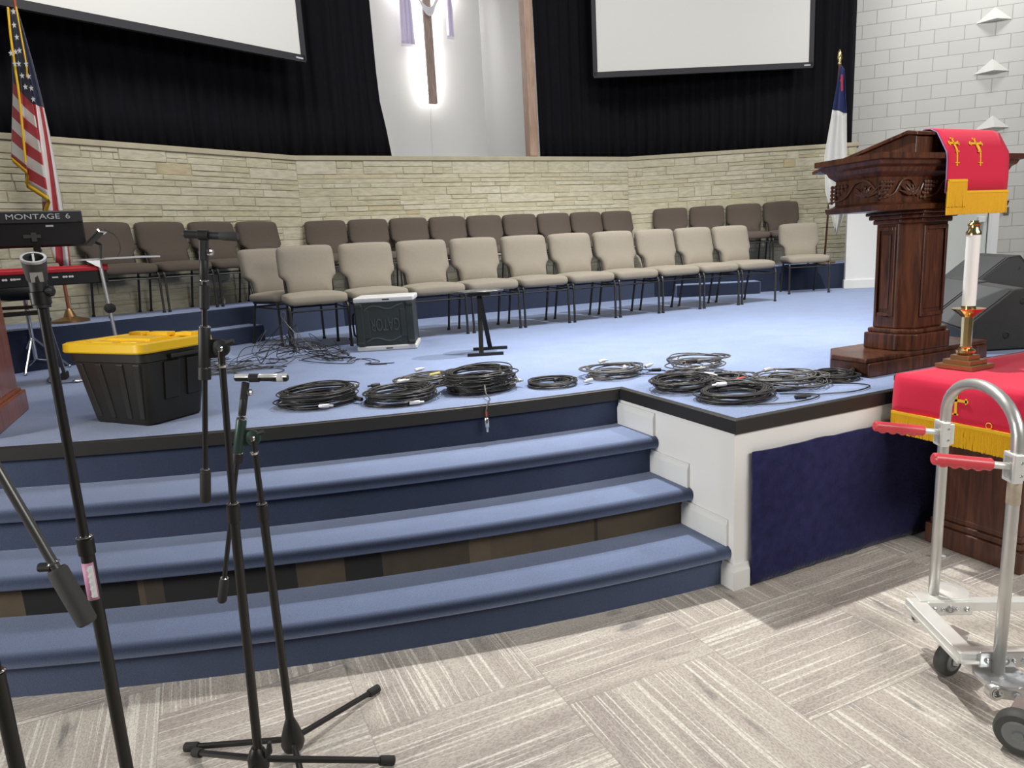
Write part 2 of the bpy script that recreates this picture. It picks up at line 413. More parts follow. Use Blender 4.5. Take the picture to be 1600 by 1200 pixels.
        if bevel:
            md = o.modifiers.new('bevel', 'BEVEL'); md.width = bevel; md.segments = bseg; md.limit_method = 'ANGLE'; md.angle_limit = radians(40)
            md.harden_normals = False
        return o

def tag(o, label, cat, group=None):
    o['label'] = label; o['category'] = cat
    if group: o['group'] = group
    return o
def thing(name, label, cat, loc=(0, 0, 0), rz=0.0, group=None):
    o = bpy.data.objects.new(name, None); COL.objects.link(o)
    o.location = loc; o.rotation_euler = (0, 0, rz); o.empty_display_size = .05
    return tag(o, label, cat, group)
def struct(o):
    o['kind'] = 'structure'; return o
def dup(root, loc, rz, label, group=None):
    r = root.copy(); COL.objects.link(r); r.location = loc; r.rotation_euler = (0, 0, rz); r['label'] = label
    if group: r['group'] = group
    for ch in list(root.children):
        c = ch.copy(); COL.objects.link(c); c.parent = r
        for g in list(ch.children):
            d = g.copy(); COL.objects.link(d); d.parent = c
    return r
def Rz(a): return Matrix.Rotation(a, 3, 'Z')
def rel(o, *pts):
    """world points into the local frame of an un-rotated empty"""
    L = Vector(o.location); return [Vector(p) - L for p in pts]
def text(body, size, name, m, parent, M, ext=.0012, align='CENTER', sx=1.0):
    cu = bpy.data.curves.new(name, 'FONT'); cu.body = body; cu.size = size; cu.extrude = ext; cu.align_x = align; cu.align_y = 'CENTER'
    t = bpy.data.objects.new(name, cu); COL.objects.link(t)
    dg = bpy.context.evaluated_depsgraph_get(); dg.update()
    me = bpy.data.meshes.new_from_object(t.evaluated_get(dg))
    bpy.data.objects.remove(t); bpy.data.curves.remove(cu)
    me.transform(M @ Matrix.Diagonal((sx, 1, 1, 1))); me.materials.clear(); me.materials.append(m); me.name = name
    o = bpy.data.objects.new(name, me); COL.objects.link(o); o.parent = parent
    return o
def axes(o, x, y, z):
    M = Matrix((Vector(x), Vector(y), Vector(z))).transposed().to_4x4(); M.translation = Vector(o); return M
def smooth_path(pts, n=6):
    """Catmull-Rom through the points"""
    P = [Vector(p) for p in pts]; out = []
    for i in range(len(P)-1):
        p0, p1, p2, p3 = P[max(i-1, 0)], P[i], P[i+1], P[min(i+2, len(P)-1)]
        for k in range(n):
            t = k/n
            out.append(.5*((2*p1) + (p2-p0)*t + (2*p0-5*p1+4*p2-p3)*t*t + (3*p1-p0-3*p2+p3)*t**3))
    out.append(P[-1]); return out

# ------------------------------------------------------------------ camera
H = 0.76                      # stage height
RI = H + .335                 # choir riser height
TH, PI_, RO = radians(24.2), radians(10.965), radians(3.157)
fw = Vector((sin(TH)*cos(PI_), cos(TH)*cos(PI_), -sin(PI_)))
r0 = Vector((cos(TH), -sin(TH), 0)); u0 = r0.cross(fw)
cx = r0*cos(RO) - u0*sin(RO); cy = r0*sin(RO) + u0*cos(RO)
cam = bpy.data.cameras.new('camera'); cam.sensor_width = 36; cam.lens = 1080/1600*36; cam.clip_start = .02
co = bpy.data.objects.new('camera', cam); COL.objects.link(co)
co.matrix_world = axes((0, 0, 1.51), cx, cy, -fw); SC.camera = co
SC.view_settings.view_transform = 'Standard'; SC.view_settings.look = 'None'; SC.view_settings.gamma = 1; SC.view_settings.exposure = -0.40
# ------------------------------------------------------------------ the setting
b = MB(); b.box((3, 3, -.05), (22, 18, .1)); struct(b.build('floor', M_FLOOR))

XS = 1.985; YF = 2.165; XE = 5.31
def g(x):                                   # bow of the curved steps
    return ((2.5-x)**2 - .265)/16.8
xs = [-4 + (XS+4)*i/60 for i in range(61)]
def arc(c, z): return [(x, c+g(x), z) for x in xs]
# stage deck
b = MB()
top = [(x, 3.04+g(x)) for x in xs] + [(XS+.012, YF+.012), (XE, YF+.012), (XE, 3.0), (8.2, 3.6), (9.6, 4.6), (9.6, 9.2), (-4, 9.2)]
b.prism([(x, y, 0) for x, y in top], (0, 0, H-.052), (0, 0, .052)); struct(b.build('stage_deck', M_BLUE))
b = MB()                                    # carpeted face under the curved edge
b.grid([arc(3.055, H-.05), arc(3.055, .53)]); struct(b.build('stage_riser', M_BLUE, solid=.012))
# steps: rounded carpet noses
def step(name, cn, cr, cb, z0, z1, face=True):
    b = MB(); rows = []
    prof = [(cb, z1-.002), (cb-.05, z1), (cn+.035, z1), (cn+.016, z1-.004), (cn+.004, z1-.014), (cn, z1-.028), (cn+.002, z1-.044), (cn+.012, z1-.056), (cr, z1-.060)]
    if face: prof += [(cr, z0)]
    rows = [[(x, c+g(x), z) for x in xs] for c, z in prof]
    b.grid(rows)
    for q in (rows, ):
        pts = [r[-1] for r in q]
        b.face(pts + [(XS, cb, z0)])
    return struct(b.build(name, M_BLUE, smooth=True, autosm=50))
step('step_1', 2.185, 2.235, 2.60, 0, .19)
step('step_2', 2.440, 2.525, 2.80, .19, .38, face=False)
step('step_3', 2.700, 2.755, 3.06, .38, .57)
b = MB(); b.grid([arc(2.515, .335), arc(2.515, .19)]); struct(b.build('step_riser_board', M_EXP, solid=.01))
# black edge strip of the stage, round both corners
def strip_path():
    return [Vector((x, 3.028+g(x), 0)) for x in xs] + [Vector((XS, YF, 0)), Vector((XE, YF, 0)), Vector((XE, 3.0, 0))]
P = strip_path(); b = MB(); A = []; 
def offs(i):
    d1 = (P[i]-P[i-1]).normalized() if i else (P[1]-P[0]).normalized()
    d2 = (P[i+1]-P[i]).normalized() if i < len(P)-1 else d1
    n1 = Vector((d1.y, -d1.x, 0)); n2 = Vector((d2.y, -d2.x, 0)); n = (n1+n2).normalized()
    return n/max(.3, n.dot(n1))
rings = []
for i, p in enumerate(P):
    n = offs(i); rings.append([p + n*o + Vector((0, 0, z)) for o, z in ((.006, H-.057), (.006, H+.001), (.002, H+.0035), (-.028, H+.0035), (-.028, H-.057))])
b.loft(rings); struct(b.build('trim_1', M_EDGE, smooth=True, autosm=30))
# white stage walls
b = MB(); b.box((XS+.04, (YF+3.06)/2+.01, (H-.05)/2), (.075, 3.06-YF, H-.05))
b.box(((XS+XE)/2, YF+.045, (H-.05)/2), (XE-XS, .075, H-.05)); b.box((XE-.04, (YF+3.0)/2, (H-.05)/2), (.075, 3.0-YF, H-.05))
struct(b.build('wall_front', M_WHITE))
# stepped base boards on the cheek wall and round the corner
def bboard(name, y0, y1, z0, z1):
    b = MB(); t = .017
    pf = [(0, z0), (-t, z0), (-t, z1-.028), (-t+.004, z1-.018), (-t+.007, z1-.012), (-t+.008, z1), (0, z1)]
    b.prism([(o, 0, z) for o, z in pf], (XS+.003, y0, 0), (0, y1-y0, 0)); return struct(b.build(name, M_TRIMW))
bboard('baseboard_3', 2.725, 3.04, .57, .685)
bboard('baseboard_2', 2.465, 2.755, .38, .495)
bboard('baseboard_1', 2.205, 2.515, .19, .31)
b = MB()
pf = [(.0, 0), (.018, 0), (.018, .085), (.013, .096), (.011, .102), (.009, .115), (0, .115)]
rr = []
for (px, py, dx, dy) in ((XS+.003, 2.25, -1, 0), (XS+.003, YF+.008, -1, -1), (XS+.078, YF+.008, 0, -1)):
    rr.append([(px+dx*o, py+dy*o, z) for o, z in pf])
b.loft(rr); struct(b.build('baseboard_front', M_TRIMW))
# plush navy panel covering the front of the stage
b = MB(); n = 60; x0, x1 = XS+.083, 5.25
rows = []
rp = random.Random(3)
for z in [0.012 + .60*i/14 for i in range(15)]:
    rows.append([(x0+(x1-x0)*j/n, YF-.014 + rp.uniform(-.0035, .0035), z + (rp.uniform(-.003, .003) if z > .6 or z < .02 else 0)) for j in range(n+1)])
b.grid(rows); o = b.build('plush_panel', M_PLUSH, smooth=True, autosm=0, solid=.014)
tag(o, 'navy blue plush fabric panel covering the front of the white stage wall', 'fabric panel')

# ---- stone wall, curtains, alcove
WA, WB, WC, WD = (-1.346-1.9, 7.629-.925), (1.321, 8.927), (6.054, 8.895), (8.92, 7.333)
ZW = 2.76
def ashlar(name, a, b_, seed, flip=False):
    r = random.Random(seed)
    a, b_ = Vector((*a, 0)), Vector((*b_, 0)); d = b_-a; Lw = d.length; d.normalize(); n = Vector((d.y, -d.x, 0))
    m = MB()
    back = MB()
    z = H; bands = []
    while z < ZW-.075:
        h = r.choice((.055, .065, .085, .10, .12, .15)); h = min(h, ZW-.06-z)
        if ZW-.06-z-h < .05: h = ZW-.06-z
        bands.append((z, h)); z += h
        if z >= ZW-.061: break
    j = .0035
    def stone(x0, x1, z0, z1):
        if x1-x0 < .02: return
        t = r.uniform(.012, .022); e = .004
        q = []
        for (o, ins) in ((0, 0), (t-e, 0), (t, e)):
            q.append([a + d*x + n*o + Vector((0, 0, zz)) for x, zz in ((x0+j+ins, z0+j+ins), (x1-j-ins, z0+j+ins), (x1-j-ins, z1-j-ins), (x0+j+ins, z1-j-ins))])
        m.loft(q)
    for z0, h in bands:
        x = 0
        while x < Lw-.001:
            l = r.choice((.16, .24, .33, .45, .60, .85))*r.uniform(.85, 1.15)
            if Lw-x-l < .12: l = Lw-x
            if h > .11 and r.random() < .55:
                zm = z0 + h*r.uniform(.35, .65); xm = x + l*r.uniform(.3, .7)
                if r.random() < .5: stone(x, x+l, z0, zm); stone(x, xm, zm, z0+h); stone(xm, x+l, zm, z0+h)
                else: stone(x, xm, z0, zm); stone(xm, x+l, z0, zm); stone(x, x+l, zm, z0+h)
            else: stone(x, x+l, z0, z0+h)
            x += l
    w = struct(m.build(name, M_STONE))
    q = [a - n*.30, b_ - n*.30, b_ + n*.009, a + n*.009]
    back.prism([tuple(p) for p in q], (0, 0, H), (0, 0, ZW-.06-H)); k = back.build('mortar_bed', M_MORTAR, w); 
    return w, d, n
ashlar('wall_left', WA, WB, 11); ashlar('wall_back', WB, WC, 23); ashlar('wall_right', WC, WD, 31)
def miter(pts, o):
    out = []
    for i, p in enumerate(pts):
        p = Vector((*p, 0))
        d1 = (p-Vector((*pts[i-1], 0))).normalized() if i else None
        d2 = (Vector((*pts[i+1], 0))-p).normalized() if i < len(pts)-1 else d1
        d1 = d1 or d2
        n1, n2 = Vector((d1.y, -d1.x, 0)), Vector((d2.y, -d2.x, 0)); nn = (n1+n2).normalized(); out.append(p + nn*(o/nn.dot(n1)))
    return out
WALL = [WA, WB, WC, WD]
WALLC = WALL + [(9.10, 7.50)]                 # short return at the right end of the cap
b = MB(); r1, r2 = miter(WALLC, .034), miter(WALLC, -.42)
b.loft([[p+Vector((0, 0, ZW-.06)), p+Vector((0, 0, ZW-.004)), q+Vector((0, 0, ZW)), q+Vector((0, 0, ZW-.06))] for p, q in zip(r1, r2)])
struct(b.build('trim_2', M_CAP, bevel=.006))
# drapes: pleated cloth hung behind the cap
def drape(name, pts, z0, z1, seed, label, flare=None):
    r = random.Random(seed); P = [Vector((*p, 0)) for p in pts]; S = []
    L = 0; segs = []
    for p, q in zip(P, P[1:]): segs.append((L, p, q)); L += (q-p).length
    n = int(L/.022); rows = []
    ph = []; s = 0
    base = []
    for i in range(n+1):
        s = L*i/n
        for (l0, p, q) in segs:
            if s <= l0+(q-p).length+1e-6:
                d = (q-p).normalized(); base.append((p + d*(s-l0), Vector((d.y, -d.x, 0)))); break
    a = [.5*sin(s_*2*pi/.17) for s_ in range(3)]
    w1 = [r.uniform(.13, .2) for _ in range(200)]; acc = 0; phase = []
    k = 0; x = 0
    for i in range(n+1):
        phase.append(k + x/w1[k % 200]); x += L/n
        if x > w1[k % 200]: x -= w1[k % 200]; k += 1
    amp = [r.uniform(.012, .034) for _ in range(k+3)]
    zs = [z0 + (z1-z0)*t/10 for t in range(11)]
    for z in zs:
        row = []
        t = (z-z0)/(z1-z0)
        for i, (p, nn) in enumerate(base):
            aa = amp[int(phase[i])]*(1-.25*t)
            o = aa*sin(2*pi*phase[i]) + .006*sin(2*pi*phase[i]*2.3 + z*1.7)
            q = p + nn*o + Vector((0, 0, z))
            if flare: q = q + flare(i/n, t)
            row.append(q)
        rows.append(row)
    b = MB(); b.grid(rows); o = b.build(name, M_CURT, smooth=True, autosm=0, solid=.004)
    return tag(o, label, 'curtain')
cl = miter(WALL, -.16)
ml = [(p.x, p.y) for p in cl]
drape('stage_curtain', [ml[0], ml[1], (2.56, ml[1][1])], ZW+.002, 6.2, 5, 'black pleated stage curtain behind the left projection screen, above the stone wall', flare=lambda u, t: Vector((-.10*max(0, (u-.955)/.045)*max(0, min(1, (t-.02)/.2)) - .04*max(0, (u-.9)/.1)*t, 0, 0)))
drape('stage_curtain', [(4.66, ml[2][1]), ml[2], ml[3]], ZW+.002, 6.2, 8, 'black pleated stage curtain behind the right projection screen, above the stone wall', flare=lambda u, t: Vector((.03*max(0, 1-u/.05)*(1-t)*1.5, 0, 0)))
# alcove with the lit cross
b = MB(); ya = 10.75
b.prism([(2.3, 9.22, 0), (2.85, ya, 0), (4.62, ya, 0), (5.02, 9.22, 0), (5.12, 9.22, 0), (4.72, ya+.1, 0), (2.75, ya+.1, 0), (2.2, 9.22, 0)], (0, 0, 2.60), (0, 0, 3.6))
b.box((3.66, 10.0, 2.64), (2.7, 1.4, .08))
struct(b.build('wall_alcove', M_ALC))
b = MB(); b.box((4.555, 9.02, 4.48), (.125, .16, 3.42)); struct(b.build('trim_3', M_OAK, bevel=.008))
# angled block wall at the right, running off the frame
bw0 = Vector((10.361, 8.226, 0)); bwd = Vector((-.7222, .6917, 0)); bwn = Vector((-bwd.y, bwd.x, 0))*1.0
b = MB(); p0 = bw0 + bwd*2.2; p1 = bw0 - bwd*7.5; back = Vector((bwd.y, -bwd.x, 0))*.2
Lb = (p1-p0).length; zb = -.0
lay = b.bm.loops.layers.uv.verify()
f = b.face([p0+Vector((0, 0, zb)), p1+Vector((0, 0, zb)), p1+Vector((0, 0, 6.2)), p0+Vector((0, 0, 6.2))])
# joint seen at x=1368 px on the frame sits 0.007 m from bw0; course line at z = 4.298
u0_ = (Vector((10.356, 8.230, 0))-p0).length
for lp, (u, v) in zip(f.loops, ((0, zb), (Lb, zb), (Lb, 6.2), (0, 6.2))): lp[lay].uv = (u-u0_+.4064*10, v-4.298+.2032*41)
q = [p0+back, p1+back]
b.face([p0, p0+back, p0+back+Vector((0, 0, 6.2)), p0+Vector((0, 0, 6.2))]); b.face([p1, p1+Vector((0, 0, 6.2)), p1+back+Vector((0, 0, 6.2)), p1+back])
b.face([q[0], q[1], q[1]+Vector((0, 0, 6.2)), q[0]+Vector((0, 0, 6.2))][::-1]); b.face([p0+Vector((0, 0, 6.2)), p1+Vector((0, 0, 6.2)), q[1]+Vector((0, 0, 6.2)), q[0]+Vector((0, 0, 6.2))])
struct(b.build('wall_block', M_BLOCK))
# projecting corner blocks on that wall
def wedge(lab, c):
    t = thing('wall_wedge', lab, 'wall ornament', c, math.atan2(-bwd.y, -bwd.x), 'white wedge blocks on the block wall')
    b = MB(); w, h, d = .235, .20, .12
    v = [(-w, 0, 0), (w, 0, 0), (0, 0, h), (0, -d, .015)]
    for fc in ((0, 3, 2), (3, 1, 2), (0, 1, 3), (0, 2, 1)): b.face([v[i] for i in fc])
    b.build('wedge_block', M_TRIMW, t); return t
nrm = Vector((-bwd.y, bwd.x, 0)); nrm = nrm if nrm.dot(Vector((-1, -1, 0))) > 0 else -nrm
for lab, (x, y, z) in (('topmost white wedge block projecting from the painted block wall', (11.508, 7.127, 4.50)),
                       ('middle white wedge block projecting from the painted block wall', (11.518, 7.118, 3.77)),
                       ('lowest white wedge block on the block wall, just above the red pulpit cloth', (11.558, 7.079, 2.945))):
    wedge(lab, Vector((x, y, z)) + nrm*.004)
# low white wall with the door, at the right end of the stage
lw0 = Vector((7.93, 6.616, 0)); lw1 = Vector((9.20, 5.46, 0)); lwd = (lw1-lw0).normalized(); lwn = Vector((lwd.y, -lwd.x, 0))
if lwn.y > 0: lwn = -lwn
Ll = (lw1-lw0).length
def lwbox(b, s0, s1, o0, o1, z0, z1):
    b.prism([tuple(lw0+lwd*s+lwn*o) for s, o in ((s0, o0), (s1, o0), (s1, o1), (s0, o1))], (0, 0, z0), (0, 0, z1-z0)); return b
b = MB(); DS, DE = .80, 1.60
lwbox(b, 0, DS-.02, -.12, 0, H, 2.42); lwbox(b, DE+.03, Ll, -.12, 0, H-.7, 2.42); lwbox(b, DS-.02, DE+.03, -.12, 0, 2.28, 2.42)
struct(b.build('wall_vestibule', M_WHITE))
b = MB(); lwbox(b, 0, DS-.08, 0, .018, H, H+.115); lwbox(b, -.016, 0, -.1, .018, H, H+.115); struct(b.build('baseboard_right', M_TRIMW, bevel=.004))
d1 = MB(); lwbox(d1, DS, DE, -.07, -.025, H+.01, 2.26); d1 = struct(d1.build('door_1', M_DOOR))
b = MB(); lwbox(b, DS-.02, DS, -.1, .012, H, 2.28); lwbox(b, DE+.006, DE+.03, -.1, .012, H, 2.28); lwbox(b, DS, DE, -.1, .012, 2.262, 2.28); b.build('door_frame', M_TRIMW, d1)
b = MB(); lwbox(b, DE, DE+.006, -.1, -.02, H, 2.26); b.build('door_gap', M_DARKGAP, d1)
b = MB(); lwbox(b, DE-.11, DE-.03, -.025, .02, 1.53, 1.60); b.build('door_sensor', M_TRIMW, d1, bevel=.006)
b = MB(); b.tube([lw0+lwd*(DE-.07)+lwn*.0+Vector((0, 0, 1.53)), lw0+lwd*(DE-.07)+lwn*.0+Vector((0, 0, 1.40))], .006, 6); b.build('sensor_rod', M_SILVER, d1)
# small hook on the block wall
hk = thing('wall_hook', 'small dark metal hook on the painted block wall, right of the pulpit', 'hook', Vector((11.76, 6.885, 1.686))+nrm*.002, math.atan2(-bwd.y, -bwd.x))
b = MB(); b.box((0, -.006, 0), (.07, .012, .12)); b.build('hook_plate', M_GUNM, hk, bevel=.003)
b = MB(); b.tube(smooth_path([(0, -.01, .03), (-.05, -.06, .025), (-.10, -.10, .0), (-.13, -.10, .03)], 5), .012, 8); b.build('hook_arm', M_BLACKM, hk, smooth=True)
# choir riser along the stone walls, with two step boxes
rf = miter(WALL, .95); rb = miter(WALL, .0)
b = MB()
b.loft([[p+Vector((0, 0, H)), p+Vector((0, 0, RI-.02)), p*.998+q*.002+Vector((0, 0, RI)), q+Vector((0, 0, RI)), q+Vector((0, 0, H))] for p, q in zip(rf, rb)])
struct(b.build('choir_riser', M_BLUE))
def stepbox(lab, c, rz, l, w):
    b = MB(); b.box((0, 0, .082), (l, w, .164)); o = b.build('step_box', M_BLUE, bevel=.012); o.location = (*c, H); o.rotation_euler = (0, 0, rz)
    return tag(o, lab, 'step')
# ------------------------------------------------------------------ chairs
def chair_mesh(root, fabric):
    W = .505
    s = MB()
    def fs(p):
        t = (p.y/.47+.5)                       # 0 front .. 1 back
        z = p.z + .012*cos(p.x/.505*pi)*(1 if p.z > 0 else 0)
        if t < .25: z -= .022*((.25-t)/.25)**2
        return Vector((p.x, p.y, z))
    s.sup(W+.015, .47, .088, .42, .26, 44, 14, fs); s.xform(Matrix.Translation((0, .01, .435)))
    s.build('seat', fabric, root, smooth=True, autosm=0)
    # back pad: wide above, scooped in below
    hw = .252
    out = [(0, .0), (.10, .0), (.175, .004), (.195, .02), (.198, .06), (.200, .11), (.206, .135), (.226, .160), (.246, .178), (.251, .20), (.2505, .27), (.249, .35), (.247, .395), (.240, .420), (.222, .437), (.19, .443), (.10, .446)]
    pts = out + [(0, .447)] + [(-x, z) for x, z in out[:0:-1]]
    n = len(pts)
    def inset(d):
        r = []
        for i in range(n):
            p0, p, p1 = Vector(pts[i-1]), Vector(pts[i]), Vector(pts[(i+1) % n])
            a, c = (p-p0).normalized(), (p1-p).normalized()
            na, nc = Vector((-a.y, a.x)), Vector((-c.y, c.x)); m = (na+nc)
            m = m.normalized() if m.length > .01 else na
            r.append(p + m*d)
        return r
    def pos(p, y):
        z = p.y; t = z/.447
        bulge = -.022*math.exp(-((t-.22)/.2)**2) if y < 0 else 0
        return (p.x, y + bulge + .13*t - .03*t*t - .02*(p.x/.25)**2*(-1), z + .445)
    rings = [[pos(p, y) for p in inset(d)] for d, y in ((.012, .038), (.0, .028), (-.001, .0), (.003, -.016), (.010, -.028), (.024, -.038))]
    for sc_, y in ((.80, -.045), (.5, -.048), (.2, -.049)):
        base = inset(.024); rings.append([pos(Vector((p.x*sc_, .2235+(p.y-.2235)*sc_)), y) for p in base])
    m = MB(); m.loft(rings[1:]); m.xform(Matrix.Translation((0, .175, 0))); m.build('backrest', fabric, root, smooth=True, autosm=60)
    k = MB(); k.loft([[tuple(Vector(q)+Vector((0, .002, 0))) for q in rings[0]], [tuple(Vector(q)+Vector((0, -.012, 0))) for q in rings[0]]])
    k.xform(Matrix.Translation((0, .187, 0))); k.build('back_shell', M_CHBACK, root, smooth=True)
    r = .0115
    for sx in (-1, 1):
        x = sx*.243
        f = MB(); f.tube(smooth_path([(x, -.205, 0), (x, -.205, .30), (x, -.202, .355), (x*.985, -.18, .385), (x*.96, -.12, .392), (x*.95, .17, .392)], 4), r, 8); f = f.build('leg', M_STEELB, root, smooth=True)
        h = MB(); h.tube(smooth_path([(sx*.215, .27, 0), (sx*.215, .20, .30), (sx*.212, .175, .40), (sx*.21, .205, .52), (sx*.21, .262, .72)], 4), r, 8); h = h.build('leg', M_STEELB, root, smooth=True)
        for lg, p in ((f, (x, -.205, 0)), (h, (sx*.215, .27, 0))):
            c = MB(); c.lathe([(.016, 0), (.016, .018), (.012, .022)], p, 10); c.build('foot_cap', M_RUBBER, lg)
    c = MB(); c.tube([(-.243, -.205, .335), (.243, -.205, .335)], .007, 8); c.tube([(-.213, .187, .35), (.213, .187, .35)], .007, 8)
    for sx in (-1, 1): c.tube([(sx*.243, -.2, .335), (sx*.213, .187, .35)], .007, 8)
    c.build('stretcher', M_STEELB, root, smooth=True)
    c = MB(); c.box((0, -.02, .392), (.44, .34, .012)); c.build('seat_board', M_BLACKM, root)
ORD = ['first', 'second', 'third', 'fourth', 'fifth', 'sixth', 'seventh', 'eighth', 'ninth', 'tenth']
GF = 'beige chairs on the stage floor'
def front_label(i):
    if i == 0: return 'beige upholstered chair at the left end of the straight front row'
    if i == 1: return 'second beige chair from left in front row, its seat behind the road case'
    if i == 3: return 'fourth beige chair from left in front row, behind the small oval-topped stand'
    if i == 9: return 'beige upholstered chair at the right end of the straight front row'
    return f'{ORD[i]} beige upholstered chair from left in the straight front row on stage'
proto = thing('stacking_chair', front_label(0), 'chair', (.965, 6.26, H), 0, GF); chair_mesh(proto, M_TAUPE)
for i in range(1, 10): dup(proto, (.965+.546*i, 6.26, H), radians(rnd.uniform(-1.2, 1.2)), front_label(i))
dup(proto, (.80, 6.93, H), radians(30), 'beige chair turned toward the right, standing left of the front row')
dup(proto, (7.24, 6.67, H), radians(-30), 'lone beige chair standing apart at the right, in front of the wooden flag pole')
GB = 'brown chairs on the choir riser'
protod = None
def back_chair(a, d, n, s, lab):
    global protod
    p = a + d*s + n*.37; rz = math.atan2(d.y, d.x)
    if protod is None:
        protod = thing('stacking_chair', lab, 'chair', (p.x, p.y, RI), rz, GB); chair_mesh(protod, M_TAUPED)
    else: dup(protod, (p.x, p.y, RI), rz, lab)
vB, vC = Vector((*WB, 0)), Vector((*WC, 0)); vA, vD = Vector((*WA, 0)), Vector((*WD, 0))
dM = (vC-vB).normalized(); nM = Vector((dM.y, -dM.x, 0))
for i in range(9): back_chair(vB, dM, nM, .262+.526*i, f'{ORD[i]} brown chair from left in the middle group of the back row')
dL = (vB-vA).normalized(); nL = Vector((dL.y, -dL.x, 0)); LL = (vB-vA).length
for i, s in enumerate((2.31, 1.77, 1.225, .68)):
    back_chair(vA, dL, nL, LL-s+.02, ['leftmost brown chair of the left back-row group, behind the tablet stand', 'second brown chair from left in the left back-row group', 'third brown chair from left in left back-row group, behind the tall microphone', 'brown chair at the right end of the left back-row group'][i])
dR = (vD-vC).normalized(); nR = Vector((dR.y, -dR.x, 0))
for i, s in enumerate((.60, 1.13, 1.66, 2.19)):
    back_chair(vC, dR, nR, s, ['leftmost brown chair of the right back-row group', 'second brown chair from left in the right back-row group', 'third brown chair from left in the right back-row group', 'rightmost brown chair of the right back-row group, near the white flag'][i])
pL = vB + nL*1.09 - dL*1.95; stepbox('blue carpeted step box at the foot of the choir riser, left side', (pL.x, pL.y), math.atan2(dL.y, dL.x), 1.1, .29)
pR = vC + nR*1.09 + dR*1.05; stepbox('blue carpeted step box at the foot of the choir riser, right side', (pR.x, pR.y), math.atan2(dR.y, dR.x), 1.1, .29)

# ------------------------------------------------------------------ projection screens
def screen(lab, a, rz, w, z0, h):
    t = thing('projection_screen', lab, 'screen', (*a, z0), rz)
    b = MB(); b.box((w/2, 0, h/2), (w-.06, .02, h-.06)); b.build('screen_surface', M_SCREEN, t)
    b = MB()
    for c, d in (((w/2, 0, .02), (w, .05, .075)), ((w/2, 0, h-.02), (w, .05, .075)), ((.02, 0, h/2), (.06, .05, h)), ((w-.02, 0, h/2), (.06, .05, h))): b.box(c, d)
    b.build('screen_border', M_SFRAME, t); 
    b = MB(); b.box((w-.08, -.028, .018), (.09, .004, .018)); b.build('maker_plate', M_LOGO, t)
a = radians(24.5); w = 3.1
screen('left white projection screen with dark border, hung over black curtain', (1.50-w*cos(a), 8.60-w*sin(a)), a, w, 3.745, 1.9)
a = radians(-22.3); screen('right white projection screen with dark border, hung over black curtain', (5.40, 8.70), a, 3.06, 3.785, 1.9)

# ------------------------------------------------------------------ cross with drape
cr = thing('wooden_cross', 'tall wooden cross, lit from behind, on the white alcove wall', 'cross', (3.69, 10.585, 3.755))
b = MB(); b.box((0, -.03, 1.10), (.125, .07, 2.2)); b.build('upright', M_CROSSW, cr, bevel=.006)
b = MB(); b.box((0, -.03, 1.62), (1.05, .07, .125)); b.build('arm', M_CROSSW, cr, bevel=.006)
b = MB()
for c, d in (((-.035, .03, .95), (.03, .02, 1.8)), ((.035, .03, .95), (.03, .02, 1.8)), ((0, .03, 1.60), (.95, .02, .03)), ((0, .03, 1.65), (.95, .02, .03))): b.box(c, d)
b.build('led_strip', M_LED, cr)
b = MB(); b.tube([(0, .06, 0), (.0, .155, -.25), (.0, .155, -1.05)], .004, 5); b.build('power_wire', M_TRIMW, cr)
dr = thing('cross_drape', 'white and lavender cloth draped over the arms of the cross', 'drape', (3.69, 10.505, 5.36))
def tail(x, w, z0, z1, nf, ph):
    b = MB(); rows = []
    for i in range(13):
        z = z0 + (z1-z0)*i/12; sq = .85 + .25*i/12
        rows.append([(x + (j/24-.5)*w*sq, .028*sin(nf*2*pi*j/24+ph+.5*i/12)-.02, z) for j in range(25)])
    b.grid(rows); return b.build('hanging_tail', M_VIOLET, dr, smooth=True, autosm=0, solid=.006)
def fr(x, w, z):
    b = MB()
    for j in range(22):
        xx = x + (j/21-.5)*w*1.1; b.tube([(xx, -.02, z), (xx+.004, -.02, z-.045)], .004, 5)
    b.build('tail_fringe', M_VIOLETW, dr)
tail(-.335, .19, .07, -.80, 3.2, .3); fr(-.335, .21, -.795)
tail(.325, .095, .07, -.655, 1.6, 1.1); fr(.325, .10, -.65)
b = MB()
for k in range(5):
    o = k*.022; b.tube(smooth_path([(-.33, -.03, .06), (-.21+o*.4, -.05-.006*k, -.10-o*.5), (-.11+o*.3, -.07, -.235-o), (-.02, -.075, -.30-o*1.1), (.06-o*.2, -.07, -.27-o*1.2), (.15-o*.4, -.055, -.14-o), (.32, -.03, .06)], 5), .012, 7)
b.build('swag', M_VIOLETW, dr, smooth=True)

# ------------------------------------------------------------------ pulpit
pu = thing('pulpit', 'carved dark mahogany pulpit on the stage, with a wide desk top', 'pulpit', (3.62, 2.40, H))
def poly(pts, z0, z1, b): return b.prism([(x, y, 0) for x, y in pts], (0, 0, z0), (0, 0, z1-z0))
basep = [(-.51, 0.03), (.46, 0.03), (.46, .27), (.30, .42), (-.34, .42), (-.51, .27)]
def scale_p(p, k, cy=.20): return [(x+math.copysign(k, x), y + (k if y > cy else -k)) for x, y in p]
b = MB(); poly(basep, 0, .075, b); poly(scale_p(basep, -.012), .075, .10, b); b.build('base', M_MAHOG, pu, bevel=.006)
colp = [(-.105, .07), (.105, .07), (.18, .145), (.18, .28), (-.18, .28), (-.18, .145)]
b = MB(); poly(scale_p(colp, .030, .18), .10, .19, b); poly(scale_p(colp, .018, .18), .19, .215, b); b.build('plinth', M_MAHOG, pu, bevel=.008)
b = MB(); poly(colp, .215, .80, b); b.build('column', M_MAHOG, pu, bevel=.008)
